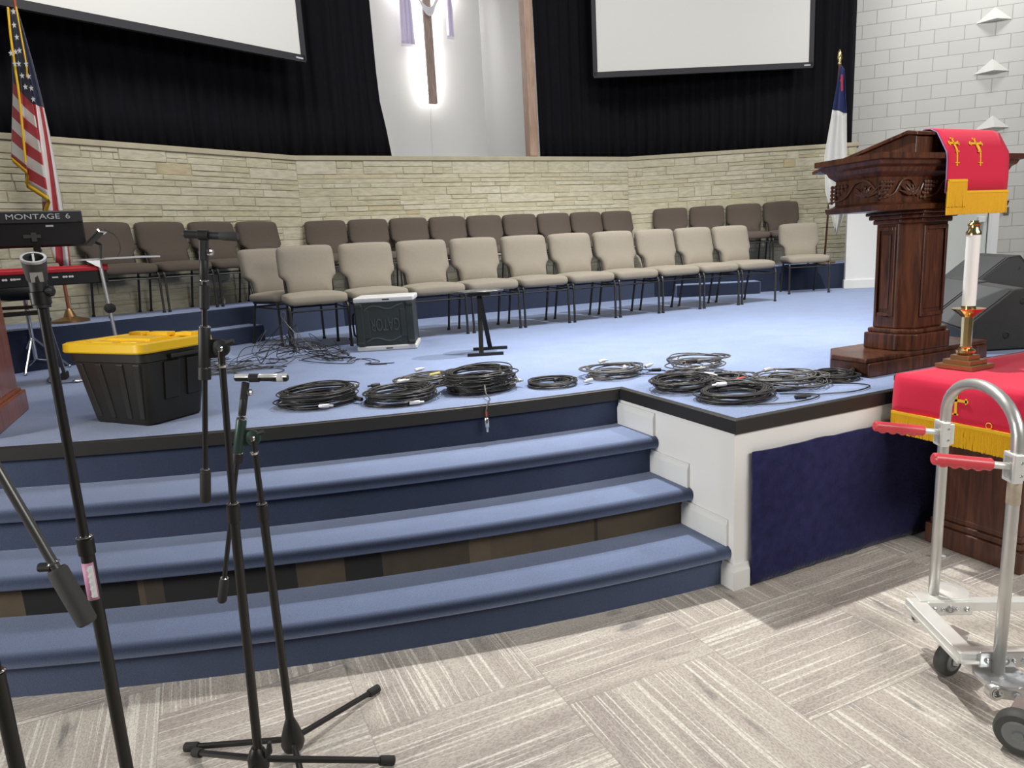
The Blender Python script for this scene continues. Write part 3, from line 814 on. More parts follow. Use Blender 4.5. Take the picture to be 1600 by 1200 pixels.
# raised frames and sunk panels on the three forward faces and the sides
faces = [((-.105, .07), (.105, .07)), ((.18, .145), (.18, .28)), ((-.18, .28), (-.18, .145))]
for k, (p, q) in enumerate(faces):
    P0, Q0 = Vector((*p, 0)), Vector((*q, 0)); d = (Q0-P0).normalized(); n = Vector((d.y, -d.x, 0)); l = (Q0-P0).length
    b = MB(); m = .012
    for s0, s1, z0, z1 in ((m, m+.018, .28, .76), (l-m-.018, l-m, .28, .76), (m+.018, l-m-.018, .28, .30), (m+.018, l-m-.018, .74, .76)):
        b.prism([tuple(P0+d*s+n*o) for s, o in ((s0, 0), (s1, 0), (s1, .011), (s0, .011))], (0, 0, z0), (0, 0, z1-z0))
    b.prism([tuple(P0+d*s+n*o) for s, o in ((m+.024, 0), (l-m-.024, 0), (l-m-.032, .007), (m+.032, .007))], (0, 0, .32), (0, 0, .40))
    b.build('panel', M_MAHOG, pu, bevel=.003)
b = MB(); poly(scale_p(colp, .014, .18), .775, .80, b); poly(scale_p(colp, .030, .18), .80, .822, b); poly(scale_p(colp, .042, .18), .822, .84, b); b.build('capital', M_MAHOG, pu, bevel=.006)
# ledge with carved frieze: profile swept round a box
def ring(o, z): return [(-.53-o, 0-o, z), (.53+o, 0-o, z), (.53+o, .34+o, z), (-.53-o, .34+o, z)]
b = MB(); b.loft([ring(-.05, .84), ring(-.015, .842), ring(-.010, .868), ring(-.035, .876), ring(-.045, .885), ring(-.045, 1.005), ring(-.035, 1.015), ring(-.02, 1.03), ring(-.012, 1.05), ring(.005, 1.062), ring(.012, 1.08), ring(.03, 1.085), ring(.03, 1.112), ring(.0, 1.115)]); b.build('ledge', M_MAHOG, pu)
# carving: grape bunches, leaves and scrolls in relief
def carve(P0, d, n, L, name):
    b = MB(); r = random.Random(int(L*100))
    def W(s, z, o): return P0 + d*s + n*o + Vector((0, 0, z))
    step = .36; k = max(1, int(round(L/step)))
    for i in range(k):
        c = L*(i+.5)/k
        for row in range(5):
            for q in range(5-row):
                b.ball(W(c-.10-.011*row+(q-(4-row)/2)*.021, .990-row*.019-.012, .004), .0105, 7, 5)
        for sgn, a0 in ((-1, 0), (1, 0)):
            for t in range(6):
                an = radians(25+t*24); l = .055+.012*sin(t*2.1)
                e = W(c+.07+sgn*.018+l*cos(an)*1.25*sgn, .905+l*sin(an)*.95+.012, .004); s0 = W(c+.07+sgn*.012, .915, .010)
                b.tube([s0, (s0+e)/2+n*.006, e], [.004, .0075, .002], 6)
        b.tube(smooth_path([W(c-.16, .90, .004), W(c-.06, .92, .008), W(c+.0, .985, .008), W(c+.07, .99, .008), W(c+.13, .93, .006), W(c+.165, .97, .004)], 5), .0055, 6)
        for t in range(5): b.ball(W(c+.125+.014*t, .915+.012*sin(t*2.4), .003), .009, 7, 5)
    b.build(name, M_MAHOGD, pu, smooth=True)
carve(Vector((-.485, .045, 0)), Vector((1, 0, 0)), Vector((0, -1, 0)), .97, 'carved_frieze')
carve(Vector((-.485, .295, 0)), Vector((0, -1, 0)), Vector((-1, 0, 0)), .25, 'carved_frieze')
carve(Vector((.485, .045, 0)), Vector((0, 1, 0)), Vector((1, 0, 0)), .25, 'carved_frieze')
# sloping desk: high edge to the congregation
b = MB()
b.prism([(0, .045, 1.114), (0, .045, 1.205), (0, .09, 1.215), (0, .44, 1.138), (0, .44, 1.114)], (-.22, 0, 0), (.62, 0, 0)); b.build('desk', M_MAHOG, pu, bevel=.004)
b = MB(); b.prism([(0, .03, 1.205), (0, .03, 1.222), (0, .085, 1.236), (0, .68, 1.104), (0, .68, 1.086), (0, .09, 1.216)], (-.235, 0, 0), (.65, 0, 0)); b.build('desk_board', M_MAHOG, pu, bevel=.003)

# red pulpit cloth (antependium) over the desk and down the front
def emb_cross(p, d, u, n, h, w, parent, name='embroidered_cross'):
    """latin cross with small finials: p centre of the crossing, d across, u up, n out"""
    b = MB(); p, d, u, n = Vector(p), Vector(d).normalized(), Vector(u).normalized(), Vector(n).normalized(); p = p + n*.002
    e = .0055
    b.bar(p+u*h*.38, p-u*h*.62, e*2, .003, n); b.bar(p-d*w/2, p+d*w/2, e*2, .003, n)
    for q, a in ((p+u*h*.34, d), (p-u*h*.58, d), (p-d*w*.42, u), (p+d*w*.42, u)): b.bar(q-a*.012, q+a*.012, e*1.3, .003, n)
    return b.build(name, M_GOLDE, parent)
def fringe(name, pts, drop, n_out, parent, m, dx, solidbar=.012):
    """gold fringe: a braid with close-set cords hanging under it, pts = two end points"""
    a, c = Vector(pts[0]), Vector(pts[1]); L = (c-a).length; d = (c-a).normalized(); n_out = Vector(n_out)
    b = MB(); k = int(L/dx); r = random.Random(int(L*1000))
    b.bar(a+Vector((0, 0, -solidbar/2)), c+Vector((0, 0, -solidbar/2)), .010, solidbar, (0, 0, 1))
    for i in range(k+1):
        p = a + d*(L*i/k); l = drop*r.uniform(.985, 1.012); o = n_out*r.uniform(-.0015, .0015)
        b.tube([p+Vector((0, 0, -solidbar*.6)), p+o+d*r.uniform(-.002, .002)+Vector((0, 0, -l*.5)), p+o+d*r.uniform(-.004, .004)+Vector((0, 0, -l))], dx*.70, 4, cap=False)
    return b.build(name, m, parent)
pc = thing('pulpit_cloth', 'red fringed cloth with two gold crosses hanging over the pulpit front', 'cloth', (3.62, 2.40, H+1.24))
def drapeY(prof, x0, x1, name, m, parent, solid=.004, wav=0.0):
    b = MB(); rows = []
    for i, (y, z) in enumerate(prof):
        rows.append([(x0+(x1-x0)*j/12, y - wav*sin(j*1.1)*max(0, i-3)*.1, z) for j in range(13)])
    b.grid(rows); return b.build(name, m, parent, smooth=True, autosm=0, solid=solid)
prof = [(.45, -.080), (.34, -.058), (.20, -.026), (.09, .004), (.055, .000), (.02, -.020), (-.015, -.085), (-.035, -.122), (-.040, -.16), (-.042, -.25), (-.041, -.325)]
drapeY(prof, -.095, .40, 'cloth_panel', M_RED, pc)
b = MB(); rows = [[(x, y+.003, z-.002) for x in (-.102, -.098, -.093)] for y, z in prof]; b.grid(rows); b.build('lining', M_LINING, pc, smooth=True, solid=.003)
fringe('fringe', [(-.095, -.046, -.318), (.40, -.046, -.318)], .118, (0, -1, 0), pc, M_GOLD, .0055)
drapeY([(-.048, -.26), (-.050, -.285)], -.098, .045, 'folded_fringe_band', M_GOLD, pc, .004)
fringe('folded_fringe', [(-.098, -.052, -.262), (.045, -.052, -.262)], .135, (0, -1, 0), pc, M_GOLD, .0055)
emb_cross((-.03, -.019, -.082), (1, 0, 0), (0, .47, .88), (0, -.88, .47), .085, .080, pc)
b = MB()
for x in (-.03, .155):
    b.tube(smooth_path([(x, -.021, -.085), (x, -.040, -.122), (x, -.045, -.195)], 4), .0036, 6); b.tube([(x-.016, -.046, -.180), (x+.016, -.046, -.180)], .003, 6)
b.build('cross_stem', M_GOLDE, pc)
emb_cross((.145, -.019, -.082), (1, 0, 0), (0, .47, .88), (0, -.88, .47), .085, .105, pc)

# ------------------------------------------------------------------ communion table and its cloth
ct = thing('communion_table', 'dark walnut communion table on the floor in front of the stage', 'table', (3.69, 1.86, 0))
TZ = .845
b = MB(); b.box((0, 0, TZ-.015), (1.56, .57, .03)); b.build('table_top', M_WALNUT, ct, bevel=.006)
b = MB(); b.box((0, 0, TZ-.045), (1.50, .52, .03)); b.box((0, 0, TZ-.11), (1.40, .46, .10)); b.build('apron', M_WALNUT, ct, bevel=.006)
b = MB(); b.box((0, 0, .40), (1.10, .38, .66)); b.build('body', M_WALNUT, ct, bevel=.004)
b = MB()
for sy in (-.2, .2):
    b.box((0, sy*.97, .40), (.98, .012, .52))
for sx in (-1, 1): b.box((sx*.552, 0, .40), (.012, .27, .50))
b.build('side_panel', M_WALNUT, ct, bevel=.004)
b = MB(); b.box((0, 0, .05), (1.17, .44, .10)); b.box((0, 0, .115), (1.14, .41, .03)); b.box((0, 0, .145), (1.12, .395, .03)); b.build('base_moulding', M_WALNUT, ct, bevel=.006)
b = MB(); b.box((-.71, .20, .655), (.09, .12, .02)); b.box((.71, .20, .655), (.09, .12, .02)); b.build('corner_bracket', M_WALNUT, ct, bevel=.004)
tc_ = thing('table_cloth', 'red altar cloth with gold fringe covering the communion table', 'cloth', (3.69, 1.86, TZ))
x0, y0, y1 = -.80, -.30, .262
def cloth_rows():
    rows = []
    sx = [(-.806, -.170), (-.806, -.13), (-.804, -.08), (-.802, -.035), (-.798, -.008), (-.788, .006)]
    xs_ = [(x, z) for x, z in sx] + [(-.74 + 1.48*i/20, .007) for i in range(21)] + [(-x, z) for x, z in sx[::-1]]
    for k in range(15):
        y = y0 + (y1-y0)*k/14
        rows.append([(x + (0.004*sin(y*23) if z < -.05 else 0), y, z + (.0015*sin(x*9+y*14) if z > 0 else 0)) for x, z in xs_])
    return rows
b = MB(); b.grid(cloth_rows()); b.build('cloth_panel', M_RED, tc_, smooth=True, autosm=0, solid=.004)
b = MB(); n = 40
rows = [[(-.79+1.58*j/n, y, z) for j in range(n+1)] for y, z in ((-.292, .006), (-.302, -.01), (-.305, -.06), (-.306, -.12), (-.306, -.170))]
b.grid(rows); b.build('front_panel', M_RED, tc_, smooth=True, autosm=0, solid=.004)
fringe('fringe', [(-.810, y1, -.160), (-.810, y0, -.160)], .105, (-1, 0, 0), tc_, M_GOLD, .0052)
fringe('fringe', [(.810, y1, -.160), (.810, y0, -.160)], .105, (1, 0, 0), tc_, M_GOLD, .0075)
fringe('fringe', [(-.80, -.312, -.160), (.80, -.312, -.160)], .105, (0, -1, 0), tc_, M_GOLD, .0075)
emb_cross((-.810, -.035, -.062), (0, -1, 0), (0, 0, 1), (-1, 0, 0), .105, .10, tc_)
b = MB(); b.tube([(-.815+.002, -.175+.012*cos(a_*pi/6), -.145+.012*sin(a_*pi/6)) for a_ in range(12)], .0016, 5, closed=True); b.build('loose_thread', M_GOLDE, tc_)

# candle stick
cs = thing('candlestick', 'tall brass candlestick with stepped base and white candle on the red cloth', 'candlestick', (3.235, 2.025, TZ+.0115))
K = 1.5
def CB(): return MB()
b = MB(); b.box((0, 0, .010), (.172, .172, .020)); b.box((0, 0, .030), (.128, .128, .020)); b.box((0, 0, .050), (.086, .086, .020)); b.build('stepped_base', M_BRASSD, cs, bevel=.002)
b = MB(); b.lathe([(r_*K, z_*K) for r_, z_ in ((.018, .040), (.027, .048), (.027, .055), (.016, .062), (.017, .066))], n=24); b.lathe([(.0150*K, .066*K), (.0160*K, .158*K)], n=8); b.build('stem', M_BRASS, cs)
b = MB(); b.lathe([(r_*K, z_*K) for r_, z_ in ((.017, .158), (.025, .166), (.045, .182), (.046, .184), (.020, .182), (.0195, .192))], n=28); b.build('drip_pan', M_BRASS, cs, smooth=True)
b = MB(); b.lathe([(.0185*K, .192*K), (.0185*K, .405*K)], n=24); b.build('candle', M_WAX, cs, smooth=True)
b = MB(); b.lathe([(r_*K, z_*K) for r_, z_ in ((.0205, .405), (.0205, .413), (.015, .421), (.015, .432), (.018, .435), (.011, .442), (.011, .447))], n=24); b.build('candle_follower', M_BRASS, cs, smooth=True)

# ------------------------------------------------------------------ stage monitors
def wedge_monitor(lab, org, sc_=1.0, rz=0.0, grille=False):
    t = thing('stage_monitor', lab, 'loudspeaker', org, rz, 'wedge monitors by the pulpit')
    e = Vector((.91, -.41, 0)); w = Vector((.64, .77, 0))
    pf = [(0, 0), (-.015, .13), (.28, .355), (.35, .362), (.46, .235), (.50, .0)]
    def P(q, o): return e*(q[0]*sc_) + Vector((0, 0, q[1]*sc_)) + w*(o*sc_)
    b = MB(); b.prism([tuple(P(q, 0)) for q in pf], (0, 0, 0), w*(.58*sc_)); b.build('cabinet', M_WEDGE, t, bevel=.008)
    u = (P(pf[2], 0)-P(pf[1], 0)).normalized(); nn = u.cross(w).normalized(); nn = nn if nn.z > 0 else -nn
    b = MB(); a0 = P(pf[1], .02)+u*.012; a1 = P(pf[2], .02)-u*.012
    b.prism([tuple(a0), tuple(a1), tuple(a1+nn*.008), tuple(a0+nn*.008)], (0, 0, 0), w*(.54*sc_)); b.build('grille', M_GRILLE, t, bevel=.003)
    if grille:
        b = MB(); b.prism([tuple(P(q, -.006)) for q in ((.01, .06), (.005, .14), (.285, .345), (.34, .35), (.445, .235), (.48, .06))], (0, 0, 0), w*.008); b.build('side_cover', M_GRILLE, t)
    for q in ((.335, .29), (.25, .09)):
        b = MB(); c = P(q, -.001); b.lathe([(.022, 0), (.022, .004), (.014, .005), (.012, .001)], c, 14, axis=-w); b.build('socket', M_BLACKM, t)
    return t
wedge_monitor('black wedge monitor speaker right behind the pulpit column', (4.63, 3.13, H+.006))
wedge_monitor('black wedge monitor speaker nearest the communion table, right of the candle', (4.13, 2.60, H+.006))
wedge_monitor('larger grey-sided wedge speaker at the back, against the right frame edge', (5.44, 3.50, H+.006), 1.36, 0, True)
# ------------------------------------------------------------------ cables
def xlr(p, d, parent, m, big=False):
    """plug: metal shell and rubber boot"""
    p, d = Vector(p), Vector(d).normalized(); k = 1.25 if big else 1.15
    b = MB(); b.lathe([(.0075*k, 0), (.0095*k, .004), (.0095*k, .048), (.0085*k, .052), (.0055*k, .054), (.0045*k, .074)], p, 10, axis=d)
    return b.build('connector', m, parent, smooth=True)
def coil(lab, c, rx, ry, loops, hgt, seed, wr=.0036, rz=0.0, m=None, plugs=(), wild=.10, tails=1, group='coiled cables along the stage edge'):
    r = random.Random(seed); t = thing('coiled_cable', lab, 'cable', (c[0], c[1], H+.0045), rz, group)
    pts = []; N = 34; ox = oy = 0; nx = ny = 0; s = 1; ns = 1; tz = 0; nz = 0
    loops = int(loops*1.7); k = loops*N; hz = []
    lp = [dict(ox=r.gauss(0, wild*.45)*rx, oy=r.gauss(0, wild*.45)*ry, s=1-abs(r.gauss(0, wild*1.3)), tl=r.gauss(0, .4), ph=r.uniform(0, 6.28), e=r.gauss(0, wild*.7)) for _ in range(loops+2)]
    for i in range(k+1):
        a = i/N; j = int(a); f = a-j; f = f*f*(3-2*f); A, B = lp[j], lp[j+1]
        L = lambda q: A[q]*(1-f)+B[q]*f
        th = 2*pi*a + .2*sin(3*a)
        rr = L('s')*(1+.05*sin(2*th+A['ph']) + L('e')*.5*sin(3*th+1))
        zz = hgt*(.5-.5*cos(2*pi*min(1, a/loops)*1.0 if wild > .2 else pi*a/loops))
        z = wr*.3 + zz*(.9) + .012*abs(L('tl'))*(1+sin(th+A['ph']))*(hgt/.06+.3)*.6
        pts.append((L('ox')+rx*rr*cos(th), L('oy')+ry*rr*sin(th), max(wr*.2, z)))
    for q in range(tails):            # loose end straying from the coil
        e = Vector(pts[-1]); an = r.uniform(0, 6.28); dx = Vector((cos(an), sin(an), 0))
        tg = (Vector(pts[-1])-Vector(pts[-3])).normalized()
        pts += [tuple(p) for p in smooth_path([e, e+tg*.05+Vector((0, 0, -min(e.z, .02))), Vector((e.x, e.y, wr))+tg*.09+dx*.04], 5)[1:]]
    b = MB(); b.tube(pts, wr, 5); b.build('jacket', m or M_CABLE, t, smooth=True, autosm=0)
    for (px, py, pz, an, mm) in plugs: xlr((px, py, max(.011, pz)), (cos(an), sin(an), r.uniform(-.05, .1) if pz > .02 else 0), t, mm)
    # dark wraps holding the bundle
    b = MB(); i = int(len(pts)*.47); p = Vector(pts[i]); q = Vector(pts[i+2]); b.tube([p, q], wr*2.4, 7); b.build('cable_tie', M_RUBBER, t)
    return t
S_, K_ = M_NICK, M_BLACKM
coil('thick round coil of black cable, leftmost along the curved stage edge', (.54, 3.745), .205, .195, 20, .075, 1, plugs=((-.03, -.205, .02, -.5, S_), (.20, .02, .05, 1.2, S_)), wild=.13)
coil('second thick coil of black cable from the left along the stage edge', (.925, 3.51), .195, .175, 16, .065, 2, plugs=((.02, .10, .08, .3, S_), (.0, -.175, .014, -.3, S_), (-.19, .05, .02, 2, K_)), wild=.16)
coil('black cable coil with yellow tape, behind the tallest stack', (1.17, 3.86), .185, .14, 11, .05, 3, m=M_CABLEG, plugs=((-.02, .10, .07, .4, S_), (-.22, .02, .012, 3.4, S_), (-.24, .10, .012, 3.2, K_), (.10, -.10, .04, .2, S_)), wild=.2)
tp = MB(); tp.tube([(.02, -.055, .058), (.085, -.045, .062)], .0085, 8); o = tp.build('yellow_tape_wrap', M_TAPEY, bpy.data.objects['coiled_cable.002'], smooth=True); o['label'] = 'yellow tape wrap'
tall = coil('tallest stack of coiled black cable, with a plug hanging over the stage edge', (1.37, 3.50), .20, .185, 24, .105, 4, plugs=((.20, -.03, .03, -1.2, S_), (.15, -.08, .02, .5, S_)), wild=.15)
b = MB(); b.tube(smooth_path([(-.04, -.19, .06), (-.06, -.25, .028), (-.075, -.335, .012), (-.105, -.385, .010), (-.13, -.415, -.02), (-.132, -.418, -.06)], 5), .0036, 6); b.build('hanging_lead', M_CABLEG, tall, smooth=True)
xlr((-.132, -.418, -.058), (0, 0, -1), tall, M_CHROME, True)
b = MB(); b.tube([(-.1315, -.4175, -.030), (-.132, -.418, -.050)], .0046, 8); b.build('red_lead_ring', M_REDB, tall)
coil('small flat ring of black cable alone near the curved edge', (1.745, 3.36), .145, .135, 8, .022, 5, plugs=((.04, .03, .012, .6, K_),), wild=.14)
coil('cable coil with white-tipped plugs at the inner corner of the stage edge', (2.155, 3.37), .185, .165, 11, .05, 6, m=M_CABLEG, plugs=((-.20, -.11, .014, 3.5, S_), (.0, .14, .06, .2, S_), (.05, -.06, .04, 1.0, S_), (.20, -.05, .03, .3, S_)), wild=.22)
coil('untidy heap of grey-black cable, farthest from the stage edge', (2.50, 3.06), .18, .16, 11, .11, 7, m=M_CABLEG, plugs=((.21, .05, .03, .4, S_), (-.10, .17, .02, 2.6, K_), (.05, .15, .05, 1.0, K_), (.15, .22, .02, .9, K_), (.0, -.10, .05, 2.5, S_), (.25, .14, .012, .2, S_)), wild=.34, tails=1)
coil('cable coil above the white cheek wall beside the stage edge', (2.225, 2.82), .165, .145, 12, .055, 8, plugs=((.16, -.10, .02, -.9, K_), (-.12, -.02, .04, 2.2, K_), (.17, .03, .05, -1.2, S_)), wild=.18)
coil('largest flat coil of black cable, nearest the outer corner of the stage', (2.285, 2.50), .195, .155, 18, .04, 9, plugs=((.02, .08, .05, 2.8, S_), (.21, -.05, .014, -.5, K_)), wild=.13)
coil('loose tangle of grey-black cable left of the pulpit base', (2.665, 2.56), .20, .17, 11, .05, 10, m=M_CABLEG, plugs=((.02, .16, .05, .2, S_), (.10, .15, .03, .9, S_), (-.17, .05, .02, 3, K_), (.15, -.03, .02, .1, K_)), wild=.32)
coil('cable coil with a red plug between the heap and the flat coil', (2.50, 2.78), .15, .13, 8, .04, 15, m=M_CABLEG, plugs=((-.03, -.09, .03, .2, M_REDB), (.05, .03, .03, 1, K_)), wild=.3)
coil('small ring of black cable tucked against the pulpit base', (2.965, 2.53), .125, .115, 8, .03, 11, plugs=((.08, -.04, .03, .4, K_),), wild=.15)
def lead(lab, pts, wr, m, plug=None):
    t = thing('loose_cable', lab, 'cable', (pts[0][0], pts[0][1], H+.0045)); L = Vector(t.location)
    b = MB(); b.tube(smooth_path([Vector((x, y, H+.0045+z))-L for x, y, z in pts], 7), wr, 6); b.build('jacket', m, t, smooth=True)
    if plug: xlr(Vector((plug[0], plug[1], H+.011))-L, (cos(plug[2]), sin(plug[2]), 0), t, plug[3])
    return t
lead('thin loose cable looping toward the communion table', [(2.80, 2.44, .006), (2.92, 2.36, .004), (2.93, 2.28, .003), (2.78, 2.245, .003), (2.62, 2.29, .004), (2.50, 2.33, .003)], .0032, M_WIRE)
lead('loose cable lying along the front corner, ending in a black plug', [(2.20, 2.33, .004), (2.35, 2.26, .004), (2.50, 2.245, .004), (2.60, 2.30, .004), (2.47, 2.40, .006)], .0036, M_CABLE, (2.47, 2.31, -.4, M_BLACKM))
lead('loose cable with a black plug behind the corner coil', [(2.25, 3.25, .01), (2.38, 3.19, .004), (2.45, 3.27, .004), (2.37, 3.38, .004)], .0036, M_CABLE, (2.37, 3.38, 2.0, M_BLACKM))
# tangle of thin wires in front of the road case
tg = thing('wire_tangle', 'tangled heap of thin black wires on the stage, left of the road case', 'wires', (.62, 5.62, H+.004))
r = random.Random(42)
for w in range(15):
    b = MB(); pts = []; x, y = r.uniform(-.30, .25), r.uniform(-.30, .15)
    hmax = (.03, .30, .06, .24, .04, .18, .05, .34, .06, .28, .10, .22, .05, .30, .12)[w]
    for i in range(16):
        k = sin(pi*i/15)
        an = r.uniform(0, 6.28); st = r.uniform(.08, .24)
        x = max(-.62, min(.42, x+st*cos(an)*1.2)); y = max(-.42, min(.42, y+st*sin(an)*.8))
        c_ = math.exp(-((x-.02)**2+(y)**2)/.10)
        pts.append((x, y, .003+r.random()*(hmax*c_ + .012)))
    b.tube(smooth_path(pts, 8), .0026 if w % 3 else .0034, 5); b.build('wire', M_CABLEG if w % 4 == 0 else M_WIRE, tg, smooth=True)
b = MB(); b.tube(smooth_path([(.06, .02, .10), (.03, .03, .22), (.0, .03, .30), (-.02, .03, .345), (.0, .03, .37), (.018, .03, .345), (.005, .03, .30), (.07, .0, .2), (.16, -.05, .10), (.22, -.1, .02)], 7), .003, 6); b.build('wire', M_CABLEG, tg, smooth=True)
b = MB(); b.tube(smooth_path([(.20, -.12, .01), (.30, -.30, .004), (.36, -.22, .004), (.42, -.36, .004), (.35, -.55, .006), (.50, -.46, .004), (.55, -.70, .004), (.44, -.72, .004), (.52, -.80, .004), (.62, -.84, .004)], 7), .003, 6); b.build('wire', M_WIRE, tg, smooth=True)
b = MB(); b.tube(smooth_path([(.05, -.2, .01), (.20, -.46, .004), (.36, -.62, .004), (.42, -.55, .02), (.50, -.62, .004), (.46, -.78, .004), (.56, -.86, .004)], 7), .003, 6); b.build('wire', M_WIRE, tg, smooth=True)
b = MB(); b.tube(smooth_path([(-.45, -.35, .004), (-.36, -.62, .003), (-.25, -.70, .003), (-.10, -.55, .003), (-.30, -.2, .01)], 7), .003, 6); b.build('wire', M_WIRE, tg, smooth=True)

# ------------------------------------------------------------------ road case (standing on end)
rc = thing('road_case', 'dark green road case with white rims, standing in front of the left chairs', 'case', (1.385, 5.52, H), radians(-21.5))
W_, D__, Hh = .475, .40, .435
b = MB(); b.box((0, .03+D__/2-.02, Hh/2), (W_-.02, D__, Hh-.07)); b.build('shell', M_CASE, rc, bevel=.02, bseg=3)
for z, nm in ((.02, 'lower_rim'), (Hh-.02, 'upper_rim')):
    b = MB(); b.box((0, .03+D__/2-.02, z), (W_+.012, D__+.02, .042)); b.build(nm, M_CASEW, rc, bevel=.012, bseg=3)
    b = MB(); b.box((.02, -.0015, z), (.055, .003, .010)); b.build('rim_plate', M_GUNM, rc)
for sx in (-1, 1):                             # raised corner blocks on the lid face
    b = MB(); b.box((sx*(W_/2-.035), .012, Hh/2), (.06, .025, Hh-.09)); b.box((sx*(W_/2-.085), .010, Hh/2), (.060, .012, .23))
    for sz in (-1, 1): b.box((sx*(W_/2-.030), .002, Hh/2+sz*.155), (.052, .024, .028))
    b.build('corner_block', M_CASE, rc, bevel=.005)
b = MB()
for z0, sg in ((Hh/2+.13, 1), (Hh/2-.13, -1)):
    b.tube(smooth_path([(-.16, .012, z0-.012), (-.11, .010, z0+.014), (-.05, .010, z0+.012), (.0, .010, z0-.006), (.05, .010, z0-.008), (.10, .010, z0+.012), (.15, .012, z0+.030)], 5), .007, 8)
b.build('moulded_wave', M_CASEL, rc, smooth=True)
text('GATOR', .145, 'moulded_lettering', M_CASEL, rc, axes((0, .012, Hh/2), (-1, 0, 0), (0, 0, -1), (0, -1, 0)), .010, sx=.47)
b = MB()
for z in (.11, .32): b.box((-W_/2-.004, .20, z), (.022, .10, .07)); b.box((-W_/2-.014, .20, z), (.012, .05, .03))
b.build('latch', M_BLACKM, rc, bevel=.004)
b = MB(); b.tube(smooth_path([(-W_/2-.002, .08, .12), (-W_/2-.030, .08, .14), (-W_/2-.030, .08, .29), (-W_/2-.002, .08, .31)], 4), .008, 8); b.build('carry_handle', M_BLACKM, rc, smooth=True)

# ------------------------------------------------------------------ small stand with oval top
os_ = thing('oval_stand', 'small black metal stand with glossy oval top in front of the chairs', 'stand', (1.93, 4.80, H), radians(-22))
b = MB(); b.sup(.37, .25, .024, .5, 1, 40, 8); b.xform(Matrix.Translation((0, 0, .462))); b.build('oval_top', M_GUNM, os_, smooth=True, autosm=0)
b = MB(); b.box((0, 0, .442), (.16, .20, .018)); b.build('top_plate', M_BLACK, os_)
b = MB(); b.bar((-.01, -.15, .012), (.0, -.03, .44), .034, .026, (0, 1, 0)); b.build('leg', M_BLACK, os_)
b = MB(); b.bar((.06, .15, .012), (.0, .03, .44), .034, .026, (0, 1, 0)); b.build('leg', M_BLACK, os_)
b = MB(); b.box((.02, -.15, .011), (.265, .032, .022)); b.build('foot_bar', M_BLACK, os_, bevel=.003)
b = MB(); b.box((.06, .15, .011), (.265, .032, .022)); b.build('foot_bar', M_BLACK, os_, bevel=.003)

# ------------------------------------------------------------------ storage tote
to = thing('storage_tote', 'black plastic storage tote with bright yellow lid near the stage edge', 'storage bin', (-.282, 3.99, H), radians(-50))
def rrect(w, d, r, z, n=5):
    out = []
    for cx_, cy_, a0 in ((w/2-r, d/2-r, 0), (-w/2+r, d/2-r, 90), (-w/2+r, -d/2+r, 180), (w/2-r, -d/2+r, 270)):
        for i in range(n+1): a_ = radians(a0+90*i/n); out.append((cx_+r*cos(a_), cy_+r*sin(a_), z))
    return out
TW, TD = .60, .42
b = MB(); b.loft([rrect(TW*.70, TD*.72, .04, .0), rrect(TW*.73, TD*.75, .045, .01), rrect(TW*.90, TD*.90, .045, .315), rrect(TW*.93, TD*.93, .045, .32), rrect(TW*.94, TD*.94, .045, .375)]); b.build('tub', M_BIN, to, smooth=True, autosm=30)
b = MB()
for sx in (-.20, -.06, .10, .22):
    w0 = .045
    b.loft([[(sx*.76-w0*.4, -TD*.375-.006, .03), (sx*.76+w0*.4, -TD*.375-.006, .03), (sx*.76+w0*.4, -TD*.36, .03), (sx*.76-w0*.4, -TD*.36, .03)], [(sx-w0/2, -TD*.45-.007, .31), (sx+w0/2, -TD*.45-.007, .31), (sx+w0/2, -TD*.43, .31), (sx-w0/2, -TD*.43, .31)]])
for sx in (-.04, .09):
    zz = .18
    b.loft([[(TW*.395+.012, sx-.04, .12), (TW*.395+.012, sx+.04, .12), (TW*.37, sx+.04, .12), (TW*.37, sx-.04, .12)], [(TW*.45+.014, sx-.045, .31), (TW*.45+.014, sx+.045, .31), (TW*.43, sx+.045, .31), (TW*.43, sx-.045, .31)]])
b.build('rib', M_BIN, to, bevel=.004)
b = MB(); b.box((TW/2-.012, .02, .335), (.05, .17, .022)); b.box((-TW/2+.012, .02, .335), (.05, .17, .022)); b.build('handle', M_BIN, to, bevel=.006)
ld = MB(); ld.loft([rrect(TW+.01, TD+.01, .05, .365), rrect(TW+.02, TD+.02, .055, .372), rrect(TW+.015, TD+.015, .055, .408), rrect(TW-.01, TD-.01, .05, .414), rrect(TW-.07, TD-.07, .04, .414), rrect(TW-.09, TD-.09, .035, .402)])
ld = ld.build('lid', M_YEL, to, smooth=True, autosm=30)
b = MB()
for x, w0 in ((-.2, .10), (-.03, .16), (.17, .12)):
    b.box((x, TD/2-.05, .416), (w0, .055, .02)); b.box((x, -TD/2+.06, .410), (w0, .05, .016))
b.box((0, 0, .410), (.34, .12, .018)); b.build('lid_rib', M_YEL, ld, bevel=.005)

# ------------------------------------------------------------------ wooden cabinet sliver at the left
lc = thing('wood_lectern', 'reddish wooden lectern at the left frame edge of the stage', 'lectern', (-1.26, 4.32, H))
b = MB(); b.box((0, 0, .62), (.58, .76, 1.0)); b.build('body', M_CHERRY, lc, bevel=.006)
b = MB(); b.box((0, 0, .06), (.645, .80, .12)); b.box((0, 0, .125), (.61, .775, .02)); b.build('plinth', M_CHERRY, lc, bevel=.008)
b = MB(); b.prism([(0, -.41, 1.12), (0, .41, 1.16), (0, .41, 1.19), (0, -.41, 1.15)], (-.32, 0, 0), (.64, 0, 0)); b.build('top_board', M_CHERRY, lc, bevel=.006)

